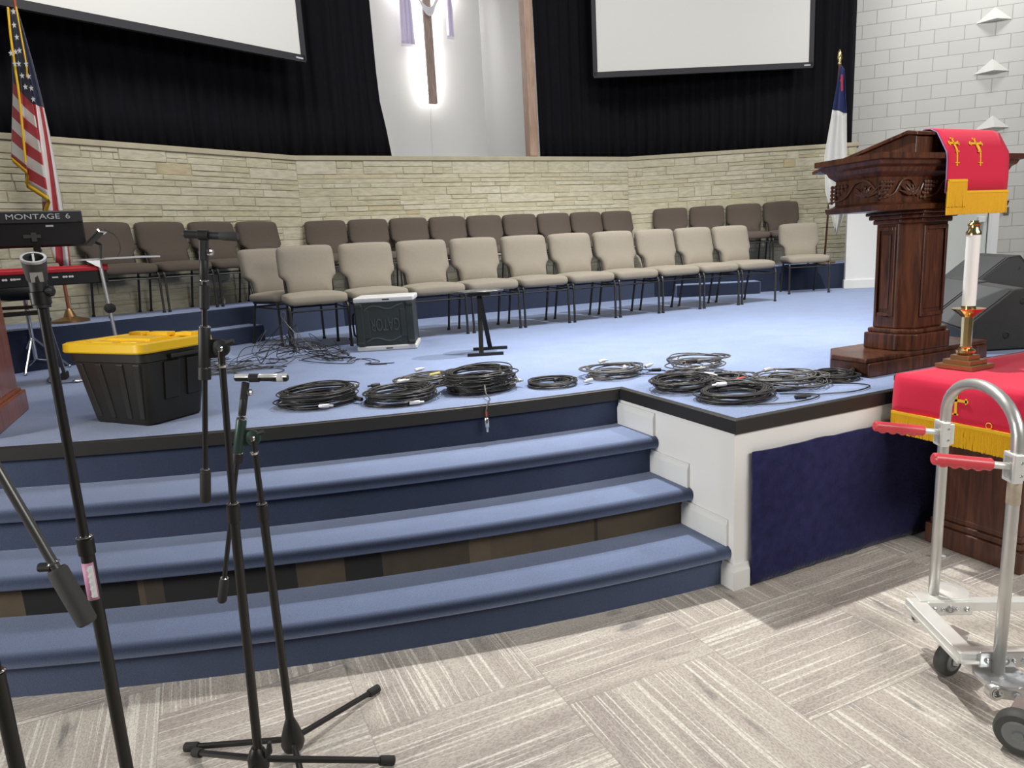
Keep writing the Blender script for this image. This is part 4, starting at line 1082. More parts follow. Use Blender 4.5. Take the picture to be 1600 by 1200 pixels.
# ------------------------------------------------------------------ keyboards on their stand
E_ = Vector((.994, .108, 0)); Nf = Vector((.108, -.994, 0))     # along the keyboards, and toward the hall
kb = thing('synthesizer', 'black synthesizer seen from behind, upper of the two keyboards', 'keyboard', (-.63, 5.765, 1.70))
def PK(s, o, z): return E_*s + Nf*o + Vector((0, 0, z))
b = MB(); pf = [(.0, .245), (.012, .238), (.020, .165), (.012, .155), (.0, .012), (-.016, .0), (-.05, .015), (-.036, .235)]
b.prism([tuple(PK(0, o, z)) for o, z in pf], (0, 0, 0), -E_*1.30); b.build('shell', M_KEYB, kb, bevel=.010, bseg=3)
b = MB(); b.prism([tuple(PK(0, o, z)) for o, z in ((.0215, .166), (.0145, .228), (.0125, .228), (.0195, .166))], -E_*.03, -E_*1.24); b.build('rear_strip', M_BLACKM, kb)
text('MONTAGE', .049, 'maker_lettering', M_LOGO, kb, axes(PK(-.285, .0205, .204), E_, (Nf*-.10+Vector((0, 0, 1))).normalized(), Nf), .001, sx=1.30)
text('6', .050, 'model_number', M_LOGO, kb, axes(PK(-.085, .0205, .204), E_, (Nf*-.10+Vector((0, 0, 1))).normalized(), Nf), .001, sx=1.2)
b = MB(); b.box(tuple(PK(-.20, .008, .142)), (.045, .02, .012), Rz(math.atan2(E_.y, E_.x))); b.build('rating_label', M_LOGO, kb)
b = MB(); b.box(tuple(PK(-.31, .004, .075)), (.10, .03, .022), Rz(math.atan2(E_.y, E_.x))); b.box(tuple(PK(-.30, .006, .07)), (.03, .03, .06), Rz(math.atan2(E_.y, E_.x))); b.build('cable_hook', M_RUBBERG, kb)
kr = thing('stage_piano', 'red stage piano seen from behind, lower of the two keyboards', 'keyboard', (-.525, 5.665, 1.44))
b = MB(); pf = [(.0, .0), (.0, .088), (-.02, .092), (-.30, .07), (-.30, .0)]
b.prism([tuple(PK(0, o, z)) for o, z in pf], (0, 0, 0), -E_*1.22); b.build('shell', M_KEYB, kr, bevel=.006)
b = MB(); pf = [(.006, .084), (.006, .110), (-.03, .128), (-.30, .10), (-.30, .088), (-.02, .094)]
b.prism([tuple(PK(0, o, z)) for o, z in pf], E_*.012, -E_*1.245); b.build('red_top', M_KEYR, kr, bevel=.005)
b = MB()
for s in (-.26, -.245, -.225, -.21, -.60, -.585, -.555, -.54):
    c = PK(s, .001, .055); b.lathe([(.008, 0), (.008, .003), (.004, .003)], c, 10, axis=Nf)
for s, w in ((-.31, .035), (-.52, .03)): b.box(tuple(PK(s, .001, .055)), (w, .003, .010), Rz(math.atan2(E_.y, E_.x)))
b.build('jack_row', M_WLAB, kr)
b = MB(); 
for s in (-.86, -.84, -.82, -.80, -.78, -.76, -.74): b.box(tuple(PK(s, .001, .03)), (.012, .003, .020+.012*(int(s*100) % 2)), Rz(math.atan2(E_.y, E_.x)))
b.build('maker_mark', M_WLAB, kr)
ks = thing('keyboard_stand', 'black and silver stand carrying the two keyboards', 'keyboard stand', (-.92, 5.95, H))
def lk(*p): return [Vector(q)-Vector(ks.location) for q in p]

for ux in (0, -.72):
    o0 = E_*ux
    def sp(x, y, z): return lk(tuple(Vector((x, y, z))+o0))[0]
    b = MB(); b.bar(sp(-.915, 5.575, 1.17), sp(-.895, 5.575, 1.72), .035, .03, (0, 1, 0)); up = b.build('upright', M_BLACK, ks)
    for z in (1.425, 1.686):
        b = MB(); b.bar(sp(-.905, 5.58, z), sp(-.905, 5.58, z)-Nf*.36, .03, .018); b.build('support_arm', M_BLACK, up)
    b = MB(); b.bar(sp(-.912, 5.585, 1.18), sp(-.925, 5.93, .80), .030, .022, (1, 0, 0)); lg = b.build('leg', M_SILVER, ks)
    b = MB(); b.bar(sp(-.925, 5.86, .785), sp(-.925, 6.0, .785), .035, .05); b.build('rubber_foot', M_RUBBER, lg, bevel=.006)
b = MB(); b.bar(lk((-.91, 5.575, 1.27))[0], lk((-.91, 5.575, 1.27))[0]-E_*.72, .03, .03); b.build('cross_bar', M_BLACK, ks)
b = MB(); b.lathe([(.012, 0), (.026, .006), (.026, .022), (.01, .026)], lk((-.87, 5.56, 1.40))[0], 12, axis=Nf); b.lathe([(.01, 0), (.02, .006), (.02, .016), (.01, .02)], lk((-.905, 5.56, 1.22))[0], 12, axis=Nf); b.build('knob', M_BLACKM, ks)
b = MB(); b.box(tuple(lk((-.880, 5.556, 1.315))[0]), (.02, .006, .035), Rz(.5)); b.build('white_tag', M_WLAB, ks)
E_ = Vector((.912, -.411, 0)); Nf = Vector((-.411, -.912, 0))
# tablet stand with shelf
ts = thing('tablet_stand', 'silver-poled stand with thin shelf and phone holder, behind the yellow-lidded tote', 'stand', (-.495, 5.74, H))
def lt(*p): return [Vector(q)-Vector(ts.location) for q in p]
b = MB(); b.tube(lt((-.495, 5.74, H+.02), (-.533, 5.721, 1.59)), .0125, 10); b.build('pole', M_SILVER, ts, smooth=True)
b = MB(); b.lathe([(.012, -.02), (.034, -.016), (.034, .016), (.012, .02)], lt((-.514, 5.725, 1.26))[0], 14, axis=Nf); b.build('clutch_knob', M_BLACKM, ts)
b = MB()
for a_ in (0, 2.1, 4.2): b.tube(lt((-.496, 5.74, H+.06), (-.495+.2*cos(a_+.4), 5.74+.2*sin(a_+.4), H+.008)), .008, 6)
b.build('foot', M_BLACK, ts)
b = MB(); b.prism([tuple(Vector(p)) for p in (E_*-.18+Nf*.0, E_*.30+Nf*.0, E_*.30-Nf*.26, E_*-.18-Nf*.26)], lt((-.533, 5.721, 1.597))[0], (0, 0, .012)); b.build('shelf', M_CASEW, ts)
b = MB(); b.prism([tuple(lt((-.533, 5.721, 1.595))[0]+q) for q in (E_*-.085, E_*.012, E_*.012+Vector((0, 0, -.055)))], (0, 0, 0), Nf*.012); b.build('bracket', M_SILVER, ts)
b = MB(); b.tube(lt((-.520, 5.70, 1.605), (-.505, 5.70, 1.705)), .008, 8); b.tube(lt((-.505, 5.70, 1.70), (-.535, 5.70, 1.715)), .010, 8); b.build('holder_stem', M_BLACK, ts)
ph = thing('phone', 'black phone tilted in the holder above the thin shelf', 'phone', (-.535, 5.71, 1.745))
ud = (E_*.78+Vector((0, 0, .62))).normalized(); vd = Vector((.35, .80, -.1)).normalized(); wd = ud.cross(vd).normalized(); vd = wd.cross(ud)
b = MB(); R_ = Matrix((ud, vd, wd)).transposed(); b.box((0, 0, 0), (.15, .075, .012), R_); b.build('body', M_BLACKM, ph, bevel=.003)
b = MB(); b.box(tuple(ud*.075), (.014, .08, .026), R_); b.box(tuple(ud*.07+vd*.02), (.03, .02, .03), R_); b.build('clamp_jaw', M_CHROME, ph, bevel=.003)
pcb = thing('charging_cable', 'thin black cable curving down from the phone behind the shelf', 'cable', (-.46, 5.70, 1.79))
b = MB(); b.tube(smooth_path([(.005, 0, .0), (.05, -.01, -.03), (.072, -.01, -.09), (.065, -.012, -.15), (.045, -.32+.30, -.178)], 6), .003, 6); b.build('lead', M_WIRE, pcb, smooth=True)
for o_ in (ts, ph, pcb): o_.location += Nf*.09 + E_*.012
# drum throne-like seat between stand and riser
th_ = thing('padded_stool', 'black padded stool on chrome tripod under the red keyboard', 'stool', (-1.20, 6.57, H))
b = MB(); b.sup(.42, .34, .13, .6, .8, 28, 10); b.xform(Matrix.Translation((0, 0, .635))); b.build('cushion', M_BLACKM, th_, smooth=True, autosm=0)
b = MB(); b.lathe([(.016, .10), (.016, .58)], n=12); b.build('post', M_CHROME, th_, smooth=True)
b = MB()
for a_ in (.3, 2.4, 4.5):
    e = Vector((.22*cos(a_), .22*sin(a_), .012)); b.tube([(0, 0, .28), tuple(e)], .009, 8); b.tube([(0, 0, .10), tuple(e*.55+Vector((0, 0, .06)))], .006, 6); b.ball(e, .014, 8, 6)
b.build('tripod', M_CHROME, th_, smooth=True)
b = MB(); b.box((.0, -.02, .515), (.34, .10, .025), Rz(-.42)); b.build('seat_plank', M_WALNUT, th_)
lead('thin cable running along the stage floor under the keyboard stand', [(-1.05, 6.15, .004), (-1.0, 5.75, .004), (-.86, 5.62, .004), (-.70, 5.72, .003), (-.5, 6.0, .003)], .0035, M_WIRE, (-.84, 5.62, .3, M_CHROME))
# ------------------------------------------------------------------ flags
fo = Vector((-1.010, 7.142, 0)); fs_ = Vector((.912, -.411, 0)); fn = Vector((.14, -.99, 0)); q_ = .005648
fo = fo + fs_*.03
fl = thing('national_flag', 'stars and stripes flag with gold fringe drooping from its pole behind the keyboards', 'flag', (fo.x-.02, fo.y+.04, RI))
def FP(px, py, o=0.0):
    """point of the hanging cloth, in steps of 5.6 mm across and down from a point on the pole"""
    dx = (px-55)*q_; dy = (200-py)*q_; c_, s_ = cos(RO), sin(RO)
    x = dx*c_+dy*s_; y = -dx*s_+dy*c_
    tilt = .10                                   # the cloth is seen slightly from above
    return fo + fs_*(.0053*(px-55) + .00094*(200-py)) + Vector((0, 0, 2.72 + (200-py)*(.00493 if py < 200 else .0053) - .0003*(px-55))) + fn*o - Vector(fl.location)
def lerp(T, u):
    for (a, x), (c, y) in zip(T, T[1:]):
        if u <= c: return x + (y-x)*(u-a)/(c-a)
    return T[-1][1]
U_ = [0, .14, .28, .40, .50, .60, .68, .76, .84, .92, 1.0]
NB = 34
top_x = lambda u: 9+13*u
bot_x = [(0, 11), (.28, 37), (.40, 33), (.60, 70), (.68, 60), (.76, 78), (.84, 92), (.92, 100), (1, 106)]
bot_y = [(0, 243), (.28, 266), (.40, 282), (.60, 306), (.68, 330), (.76, 405), (.84, 412), (1, 412)]
can_y = [(0, 126), (.28, 147), (.40, 146), (.60, 166), (.68, 163), (.76, 164), (.84, 166), (1, 168)]
foldo = [(0, -.02), (.14, .03), (.28, .08), (.40, .0), (.50, .05), (.60, .09), (.68, .0), (.76, .05), (.84, .0), (.92, .04), (1, -.03)]
def pxat(u, v):
    by = lerp(bot_y, u); y = 18 + (by-18)*v
    # left and right boundaries as they fall, then the share of the width
    k = min(1, max(0, (y-18)/390))
    Lx = 9+6*min(1, (y-18)/120) - 4*min(1, max(0, (y-120)/130)); Rx = 22+ (y-18)*.315*(1-.22*k)
    t = (y-18)/(by-18) if by > 18 else 0
    xb = lerp(bot_x, u); yb = by
    Rb = 22+(yb-18)*.315*(1-.22*min(1, (yb-18)/390)); Lb = 9+6*min(1, (yb-18)/120)-4*min(1, max(0, (yb-120)/130))
    f = max(0, min(1, (xb-Lb)/max(1, (Rb-Lb)))); f = u*(1-t)+f*t
    return Lx+(Rx-Lx)*f, y
rows, uvs, bl = [], [], []
UU = [i/40 for i in range(41)]
for v in [i/NB for i in range(NB+1)]:
    row, uv = [], []
    for u in UU:
        x, y = pxat(u, v); o = lerp(foldo, u)*min(1, .3+v*1.1)
        row.append(FP(x, y, o)); cy_ = lerp(can_y, u)
        uv.append(((y-cy_)/100, ((y-cy_)/18.5 + 13 + 1)/13 if u <= .70 else ((u-.70)/.30*3.4 + (y-cy_)/260 + 14.2)/13))
    rows.append(row); uvs.append(uv)
b = MB(); b.grid(rows, uvs); cloth = b.build('flag_cloth', M_FLAG, fl, smooth=True, autosm=0, solid=.003)
b = MB()
for i in range(0, 31): pass
bot = rows[-1]
fr_rows = [[p+fn*.004 for p in bot[:31]], [p+Vector((0, 0, -.045))+fn*.006+fs_*.006 for p in bot[:31]]]
b.grid(fr_rows); b.build('gold_fringe', M_GOLD, fl, smooth=True, autosm=0, solid=.006)
b = MB(); b.tube(smooth_path([FP(8, 18, .06), FP(12, 60, .08), FP(19, 110, .10), FP(25, 150, .11), FP(30, 200, .12), FP(35, 255, .13)], 5), .009, 7); b.tube(smooth_path([FP(20, 16, .05), FP(28, 60, .06), FP(36, 105, .08), FP(37, 125, .09)], 5), .006, 6); b.build('gold_cord', M_GOLD, fl, smooth=True)
b = MB()
for sx, sy in ((17, 28), (18, 48), (22, 66), (13, 90), (20, 88), (26, 86), (19, 106), (25, 106), (36, 106), (30, 124), (40, 125), (35, 141), (44, 143), (47, 160)):
    c = FP(sx, sy, .125); pts = []
    for k in range(10):
        rr_ = (.026, .011)[k % 2]; a_ = pi/2+k*pi/5; pts.append(tuple(c+fs_*(rr_*cos(a_)*.8)+Vector((0, 0, rr_*sin(a_)))))
    b.prism(pts, (0, 0, 0), fn*.003)
b.build('stars', M_FWHITE, fl)
b = MB(); b.tube([(0, 0, .02), (.0, 0, 2.66)], .014, 10); b.build('pole', M_CHERRY, fl, smooth=True)
b = MB(); b.lathe([(.02, 2.64), (.045, 2.66), (.03, 2.70), (.05, 2.74), (.02, 2.80), (.002, 2.86)], n=14); b.build('finial', M_BRASS, fl, smooth=True)
b = MB(); b.lathe([(.15, 0), (.15, .02), (.05, .05), (.03, .10), (.018, .12)], n=24); b.build('stand', M_BRASSD, fl, smooth=True)

f2 = thing('church_flag', 'white flag with dark blue canton hanging from a wooden pole, right of the chairs', 'flag', (7.955, 6.985, RI))
fo2 = Vector(f2.location); fn = Vector((-.76, -.65, 0))
def GP(x, y, z, o=0): return Vector((x, y, z)) + fn*o - fo2
lean = Vector((.105, -.05, 2.55))
b = MB(); b.tube([(0, 0, .02), tuple(lean)], .013, 10); b.build('pole', M_MAHOG, f2, smooth=True)
b = MB(); b.lathe([(.012, 0), (.022, .02), (.016, .05), (.028, .08), (.018, .16), (.002, .20)], tuple(lean), 12); b.build('finial', M_BRASS, f2, smooth=True)
b = MB(); b.lathe([(.14, 0), (.14, .02), (.05, .05), (.03, .10), (.018, .12)], n=24); b.build('stand', M_BRASSD, f2, smooth=True)
LP = [(3.66, 8.055, 6.905), (3.264, 7.99, 6.931), (2.947, 7.95, 6.951), (2.503, 7.888, 6.98), (2.05, 7.915, 6.968), (1.79, 7.985, 6.935), (1.53, 8.045, 6.906)]
RP = [(3.66, 8.095, 6.885), (3.1, 8.141, 6.866), (2.529, 8.165, 6.857), (1.95, 8.195, 6.838), (1.70, 8.13, 6.87), (1.53, 8.065, 6.9)]
def side(T, z):
    for (a, x, y), (c, x2, y2) in zip(T, T[1:]):
        if z >= c: k = (z-a)/(c-a); return x+(x2-x)*k, y+(y2-y)*k
    return T[-1][1:]
def cloth2(z0, z1, name, m, curve=0.0):
    rows = []
    for i in range(25):
        t = i/24; row = []
        for j in range(21):
            u = j/20; z = z0+(z1-z0)*t
            zz = z + (curve*u*u*(1-t) if False else 0)
            (ax, ay), (bx, by) = side(LP, zz), side(RP, zz)
            o = .06 + .035*sin(u*2*pi*1.5+zz*1.2)*min(1, (3.75-zz)*1.5)
            row.append(GP(ax+(bx-ax)*u, ay+(by-ay)*u, zz-.05*curve*u, o))
        rows.append(row)
    b = MB(); b.grid(rows); return b.build(name, m, f2, smooth=True, autosm=0, solid=.003)
cloth2(3.64, 3.09, 'blue_canton', M_FBLUE, 1.2); cloth2(3.09, 1.53, 'white_field', M_FWHITE, 1.2)
b = MB(); b.bar(GP(8.060, 6.893, 3.50, .115), GP(8.072, 6.890, 3.30, .125), .022, .004, fn); b.bar(GP(8.040, 6.900, 3.43, .115), GP(8.075, 6.885, 3.43, .115), .022, .004, fn); b.build('red_cross', M_FRED, f2)

# ------------------------------------------------------------------ microphone stands
def tripod(t, c, feet, hub_z, leg_m, hub, zleg=None):
    """legs from a hub on the pole to rubber feet on the floor"""
    for (x, y) in feet:
        e = Vector((x, y, .012)) - Vector(t.location); s0 = Vector((c[0], c[1], hub_z)) - Vector(t.location)
        d = (e-s0).normalized(); d2 = Vector((d.x, d.y, 0)).normalized()
        b = MB(); b.tube([s0+d2*.02, e-d*.02], .0095, 10); lg = b.build('leg', leg_m, t, smooth=True)
        b = MB(); b.tube([e-d*.045, e-d*.04, e-d*.0, e+d*.002], [.012, .0145, .0145, .012], 12); b.build('rubber_foot', M_RUBBER, lg, smooth=True)
    b = MB(); b.lathe(hub, Vector((c[0], c[1], 0))-Vector(t.location), 20); b.build('hub', M_BLACK, t, smooth=True)
def seg(t, name, m, pts, r, n=14):
    L = Vector(t.location); b = MB(); b.tube([Vector(p)-L for p in pts], r, n); return b.build(name, m, t, smooth=True)
def collar(t, p, d, r, l, m=None, name='collar'):
    L = Vector(t.location); d = Vector(d).normalized(); b = MB(); p = Vector(p)-L
    b.lathe([(r*.8, -l/2), (r, -l/2+.003), (r, l/2-.003), (r*.8, l/2)], p, 16, axis=d); return b.build(name, m or M_BLACK, t, smooth=True)
def ring_(t, p, d, r, m=None):
    return collar(t, p, d, r, .005, m or M_CHROME, 'chrome_ring')
V = Vector
R_dir = V((.912, -.411, 0)); F_dir = V((-.411, -.912, 0)); Z = V((0, 0, 1))
# leftmost tall straight stand with an empty clip
m1 = thing('microphone_stand', 'tall straight microphone stand with empty clip and pink-white label, second from left', 'mic stand', (-.286, 1.718, 0), 0, 'mic stands in front of the steps')
tripod(m1, (-.286, 1.718), [(-.30, 2.095), (-.60, 1.52), (.03, 1.52)], .17, M_BLACK, [(.012, .12), (.026, .13), (.026, .19), (.016, .205)])
seg(m1, 'lower_tube', M_BLACK, [(-.286, 1.718, .10), (-.286, 1.718, .90)], .0140)
collar(m1, (-.286, 1.718, .915), Z, .0175, .04); ring_(m1, (-.286, 1.718, .938), Z, .0165)
seg(m1, 'upper_tube', M_BLACK, [(-.286, 1.718, .90), (-.286, 1.718, 1.46)], .0098)
seg(m1, 'clip_stem', M_BLACKM, [(-.286, 1.718, 1.445), (-.286, 1.718, 1.50)], .0165)
collar(m1, (-.286, 1.718, 1.465), Z, .019, .03); 
b = MB(); b.lathe([(.006, 0), (.011, .003), (.011, .012), (.006, .016)], V((-.286, 1.718, 1.478))-V(m1.location)+R_dir*.014, 12, axis=R_dir); b.build('clip_knob', M_BLACKM, m1)
CD = V((.16, -.987, 0)); ca = (Z*.86 + CD*.48).normalized()       # the cup points up and a little toward the hall
cp = V((-.286, 1.718, 1.505))-V(m1.location)
b = MB(); b.lathe([(.012, -.012), (.019, 0), (.0225, .045), (.0225, .048), (.0185, .048), (.0155, .004), (.004, .003)], cp, 24, axis=ca); b.build('clip_cup', M_RUBBERG, m1, smooth=True)
b = MB(); b.lathe([(.0180, .0440), (.0228, .0440), (.0228, .0492), (.0180, .0492), (.0180, .0440)], cp, 24, axis=ca, cap=False); b.bar(cp+ca*.047-CD.cross(ca).cross(ca)*.019, cp+ca*.047+CD.cross(ca).cross(ca)*.019, .004, .003, ca); b.build('cup_rim', M_SILVER, m1, smooth=True)
b = MB(); b.bar(cp-ca.cross(ca.cross(CD))*.0195+ca*.002, cp-ca.cross(ca.cross(CD))*.0225+ca*.026, .022, .003, CD); b.build('cup_label', M_SILVER, m1)
L1 = V(m1.location)
b = MB()
for k in range(7):
    a_ = radians(-60+20*k); pass
rows = [[F_dir*(.0148*cos(radians(-65+13*k))) + R_dir*(.0148*sin(radians(-65+13*k))) + V((0, 0, z)) for k in range(11)] for z in (.792, .880)]
b.grid(rows); lab = b.build('sticker', M_PINK, m1, smooth=True, solid=.0006); lab['label'] = 'pink and white sticker'
b = MB()
for z in (.805, .821, .838, .852, .866): b.bar(F_dir*.0154*cos(.35)+R_dir*.0154*sin(.35)*-1+V((0, 0, z-.004))+R_dir*.008, F_dir*.0154+V((0, 0, z+.006))+R_dir*.009, .005, .001, F_dir)
rows = [[F_dir*(.0153*cos(radians(10+11*k))) + R_dir*(.0153*sin(radians(10+11*k))) + V((0, 0, z)) for k in range(5)] for z in (.798, .874)]
b.grid(rows); b.build('sticker_print', M_WLAB, lab)

# far-left stand: only its pole and the counterweighted boom enter the frame
m0 = thing('microphone_stand', 'leftmost microphone stand, grey boom with thick black counterweight reaching into the frame', 'mic stand', (-.449, 1.572, 0), 0, 'mic stands in front of the steps')
tripod(m0, (-.449, 1.572), [(-.62, 1.90), (-.76, 1.34), (-.20, 1.40)], .17, M_BLACK, [(.012, .12), (.026, .13), (.026, .19), (.016, .205)])
seg(m0, 'lower_tube', M_BLACK, [(-.449, 1.572, .10), (-.449, 1.572, .74)], .0140)
seg(m0, 'upper_tube', M_BLACK, [(-.449, 1.572, .74), (-.449, 1.572, 1.55)], .0098); ring_(m0, (-.449, 1.572, .745), Z, .0165)
bd = V((-.357+.310, 1.531-1.510, 1.225-.947)).normalized()
e0 = V((-.268, 1.491, .838)); w1_ = V((-.306, 1.509, .955))
bdir = (e0-w1_).normalized()
seg(m0, 'boom', M_GUNM, [tuple(w1_+bdir*.02), tuple(w1_-bdir*.10), tuple(w1_-bdir*.72)], .0088)
seg(m0, 'counterweight', M_RUBBERG, [tuple(w1_), tuple(w1_+bdir*.006), tuple(e0-bdir*.004), tuple(e0)], [.0155, .0185, .0185, .0155], 20)
pv = w1_-bdir*.66
b = MB(); cc = w1_-bdir*.004-V(m0.location); b.tube([cc-R_dir*.030, cc-R_dir*.006], .009, 10); b.build('thumb_screw', M_BLACKM, m0, smooth=True)
ring_(m0, tuple(w1_-bdir*.012), tuple(bdir), .0125)
b = MB(); b.bar(V((-.449, 1.572, 1.53))-V(m0.location), V((-.449, 1.572, 1.62))-V(m0.location), .03, .03, (0, 1, 0)); b.build('pivot', M_BLACKM, m0, bevel=.004)

# third: tall boom stand
def boom_stand(lab, base, feet, hub_z, hub, p_bot, p_mid, p_piv, boom_a, boom_b, wlen, bm_, bracket_m, rl=.0125, ru=.0085):
    t = thing('microphone_stand', lab, 'mic stand', (base[0], base[1], 0), 0, 'mic stands in front of the steps'); L = V(t.location)
    tripod(t, base, feet, hub_z, M_BLACK, hub)
    p_bot, p_mid, p_piv, boom_a, boom_b = map(V, (p_bot, p_mid, p_piv, boom_a, boom_b))
    seg(t, 'lower_tube', M_BLACK, [p_bot, p_mid], rl); collar(t, p_mid, p_piv-p_mid, rl*1.35, .05); ring_(t, p_mid+(p_piv-p_mid).normalized()*.028, p_piv-p_mid, rl*1.2)
    seg(t, 'upper_tube', M_BLACK, [p_mid, p_piv], ru)
    dv = (boom_b-boom_a).normalized(); s_ = (p_piv-boom_a).dot(dv); on = boom_a+dv*s_
    seg(t, 'boom', bm_, [boom_a+dv*(wlen*.6), boom_b], .0068)
    seg(t, 'counterweight', M_RUBBER, [boom_a, boom_a+dv*.005, boom_a+dv*(wlen-.005), boom_a+dv*wlen], [.010, .0135, .0135, .010], 18)
    ring_(t, boom_a+dv*(wlen+.003), dv, .0115)
    # swivel clutch: housing round the boom, ear, bolt and wing
    seg(t, 'clutch', bracket_m, [on-dv*.045, on-dv*.04, on+dv*.05, on+dv*.055], [.0125, .0145, .0145, .0125]); 
    seg(t, 'clutch_sleeve', M_BLACKM, [on-dv*.075, on-dv*.045], .0155)
    ring_(t, on-dv*.046, dv, .0155); ring_(t, on+dv*.056, dv, .0145)
    sd = (p_piv-on); sd.z = 0; sdn = sd.normalized()
    b = MB(); b.bar(on-L, p_piv-L+Z*.006, .006, .046, Z); 
    b.lathe([(.019, -.006), (.022, -.004), (.022, .004), (.019, .006)], p_piv-L+Z*.006, 18, axis=F_dir); b.build('swivel_bracket', bracket_m, t, smooth=True)
    b = MB(); b.lathe([(.009, .005), (.009, .010), (.006, .013)], p_piv-L+Z*.006, 12, axis=F_dir); b.lathe([(.010, -.024), (.012, -.020), (.012, -.017)], p_piv-L-Z*.018+F_dir*.004, 12, axis=Z); b.build('bolt', M_CHROME, t, smooth=True)
    b = MB(); b.tube([p_piv-L+Z*.016+R_dir*.012, p_piv-L+Z*.022+R_dir*.034], .0065, 8); b.build('wing_screw', M_BLACKM, t, smooth=True)
    # clip joint at the boom's tip
    ring_(t, boom_b-dv*.085, dv, .011); ring_(t, boom_b-dv*.135, dv, .0115); collar(t, boom_b-dv*.06, dv, .0105, .05, M_BLACKM); collar(t, boom_b-dv*.125, dv, .012, .06, M_BLACKM)
    b = MB(); b.bar(boom_b-dv*.04-L, boom_b+dv*.012-L, .020, .014, F_dir); b.build('clip_joint', M_BLACKM, t, bevel=.003)
    b = MB(); q = boom_b-dv*.018-L; b.lathe([(.006, 0), (.010, .002), (.010, .010), (.006, .014)], q+R_dir*.008, 12, axis=R_dir); b.build('joint_nut', M_CHROME, t)
    return t, on
hub2 = [(.013, .10), (.020, .11), (.028, .13), (.028, .165), (.020, .185), (.014, .195)]
m2, on2 = boom_stand('tall boom microphone stand with upright boom carrying a black microphone, third from left', (0.0, 1.865), [(-.178, 2.195), (.372, 1.855), (-.18, 1.54)], .15, hub2,
    (.001, 1.865, .12), (.024, 1.854, .88), (.0465, 1.844, 1.305), (-.038, 1.881, .916), (.040, 1.846, 1.562), .085, M_BLACK, M_BLACKM)
b = MB(); b.tube([(.020, -.015, .165), (.030, -.022, .185), (.034, -.026, .215)], [.006, .010, .005], 8); b.build('lever', M_BLACKM, m2, smooth=True)
hub3 = [(.010, .012), (.030, .022), (.036, .040), (.034, .060), (.024, .095), (.015, .120), (.012, .128)]
m3, on3 = boom_stand('short boom microphone stand with green clutch and black tripod base, rightmost of the mic stands', (.105, 2.05), [(-.205, 2.235), (.418, 2.232), (.115, 1.69)], .050, hub3,
    (.105, 2.05, .08), (.1045, 2.048, .80), (.104, 2.047, 1.020), (-.038, 2.110, .528), (.101, 2.049, 1.175), .075, M_BLACK, M_GREEN)
def pencil_mic(lab, a, c, r, m, mtip, tail_=None, group='small microphones on the boom stands'):
    a, c = V(a), V(c); t = thing('microphone', lab, 'microphone', tuple((a+c)/2), 0, group); L = V(t.location); d = (c-a).normalized(); l = (c-a).length
    b = MB(); b.lathe([(r*.7, 0), (r, .004), (r, l*.66), (r*1.04, l*.67)], a-L, 18, axis=d); b.build('body', m, t, smooth=True)
    b = MB(); b.lathe([(r*1.04, l*.67), (r*1.16, l*.74), (r*1.16, l-.006), (r*.8, l)], a-L, 18, axis=d); b.build('capsule', mtip, t, smooth=True)
    b = MB(); b.lathe([(r*1.18, l*.27), (r*1.30, l*.28), (r*1.30, l*.45), (r*1.18, l*.46)], a-L, 16, axis=d); b.build('clip_band', M_BLACKM, t, smooth=True)
    return t
pencil_mic('black microphone held level on top of the tall boom stand', (-.0005, 1.865, 1.590), (.117, 1.812, 1.577), .0098, M_BLACKM, M_RUBBERG)
k3 = pencil_mic('slim black pencil microphone on the short boom stand', (.077, 2.059, 1.2005), (.213, 1.998, 1.193), .0095, M_BLACK, M_BLACK)
b = MB(); d_ = (V((.213, 1.998, 1.193))-V((.077, 2.059, 1.2005))).normalized(); a_ = V((.077, 2.059, 1.2005))-V(k3.location); l_ = .149
b.lathe([(.0112, l_*.80), (.0118, l_*.81), (.0118, l_*.91), (.0112, l_*.92)], a_, 16, axis=d_); b.build('grey_band', M_LOGO, k3, smooth=True)
b = MB(); sd_ = d_.cross(Z).normalized(); ud_ = sd_.cross(d_).normalized()
rows = [[a_ + d_*(l_*q) + (sd_*cos(radians(12+13*k)) + ud_*sin(radians(12+13*k)))*.0113 for k in range(13)] for q in (.02, .99)]
b.grid(rows); b.build('top_highlight', M_NICK, k3, smooth=True, solid=.0006)  # pale half-shell, a painted highlight along the top of the shiny body

# ------------------------------------------------------------------ aluminium hand truck
ht = thing('hand_truck', 'aluminium platform hand truck with arched handle and red grips at the right edge', 'hand truck', (2.25, 1.36, 0))
LH = V(ht.location)
a_d = V((.875, -.485, 0)).normalized(); e_d = V((-.485, -.875, 0)).normalized()
FL = V((2.221, 1.527, .165)); NL = FL + e_d*.315; FL = FL-LH; NL = NL-LH
b = MB(); b.bar(FL-e_d*.0, FL+a_d*.95, .040, .036); b.build('far_rail', M_ALUB, ht, bevel=.003)
b = MB(); b.bar(NL, NL+a_d*.95, .040, .036); b.build('near_rail', M_ALUB, ht, bevel=.003)
b = MB(); b.bar(FL-e_d*.020+a_d*.024, NL+e_d*.020+a_d*.024, .058, .034); b.build('end_rail', M_ALUB, ht, bevel=.003)
b = MB(); b.bar(FL+a_d*.62, NL+a_d*.62, .05, .03); b.build('cross_rail', M_ALUB, ht, bevel=.003)
b = MB(); b.bar(FL-e_d*.018-Z*.014+a_d*-.004, NL+e_d*.018-Z*.014-a_d*.004, .010, .012); b.bar(NL+e_d*.022-Z*.012, NL+e_d*.022-Z*.012+a_d*.95, .010, .010); b.build('rail_lip', M_ALUB, ht)
LPp = FL + a_d*.100 - e_d*.034; RPp = NL + a_d*.105 + e_d*.036
RR = .0175
top_z = 1.005
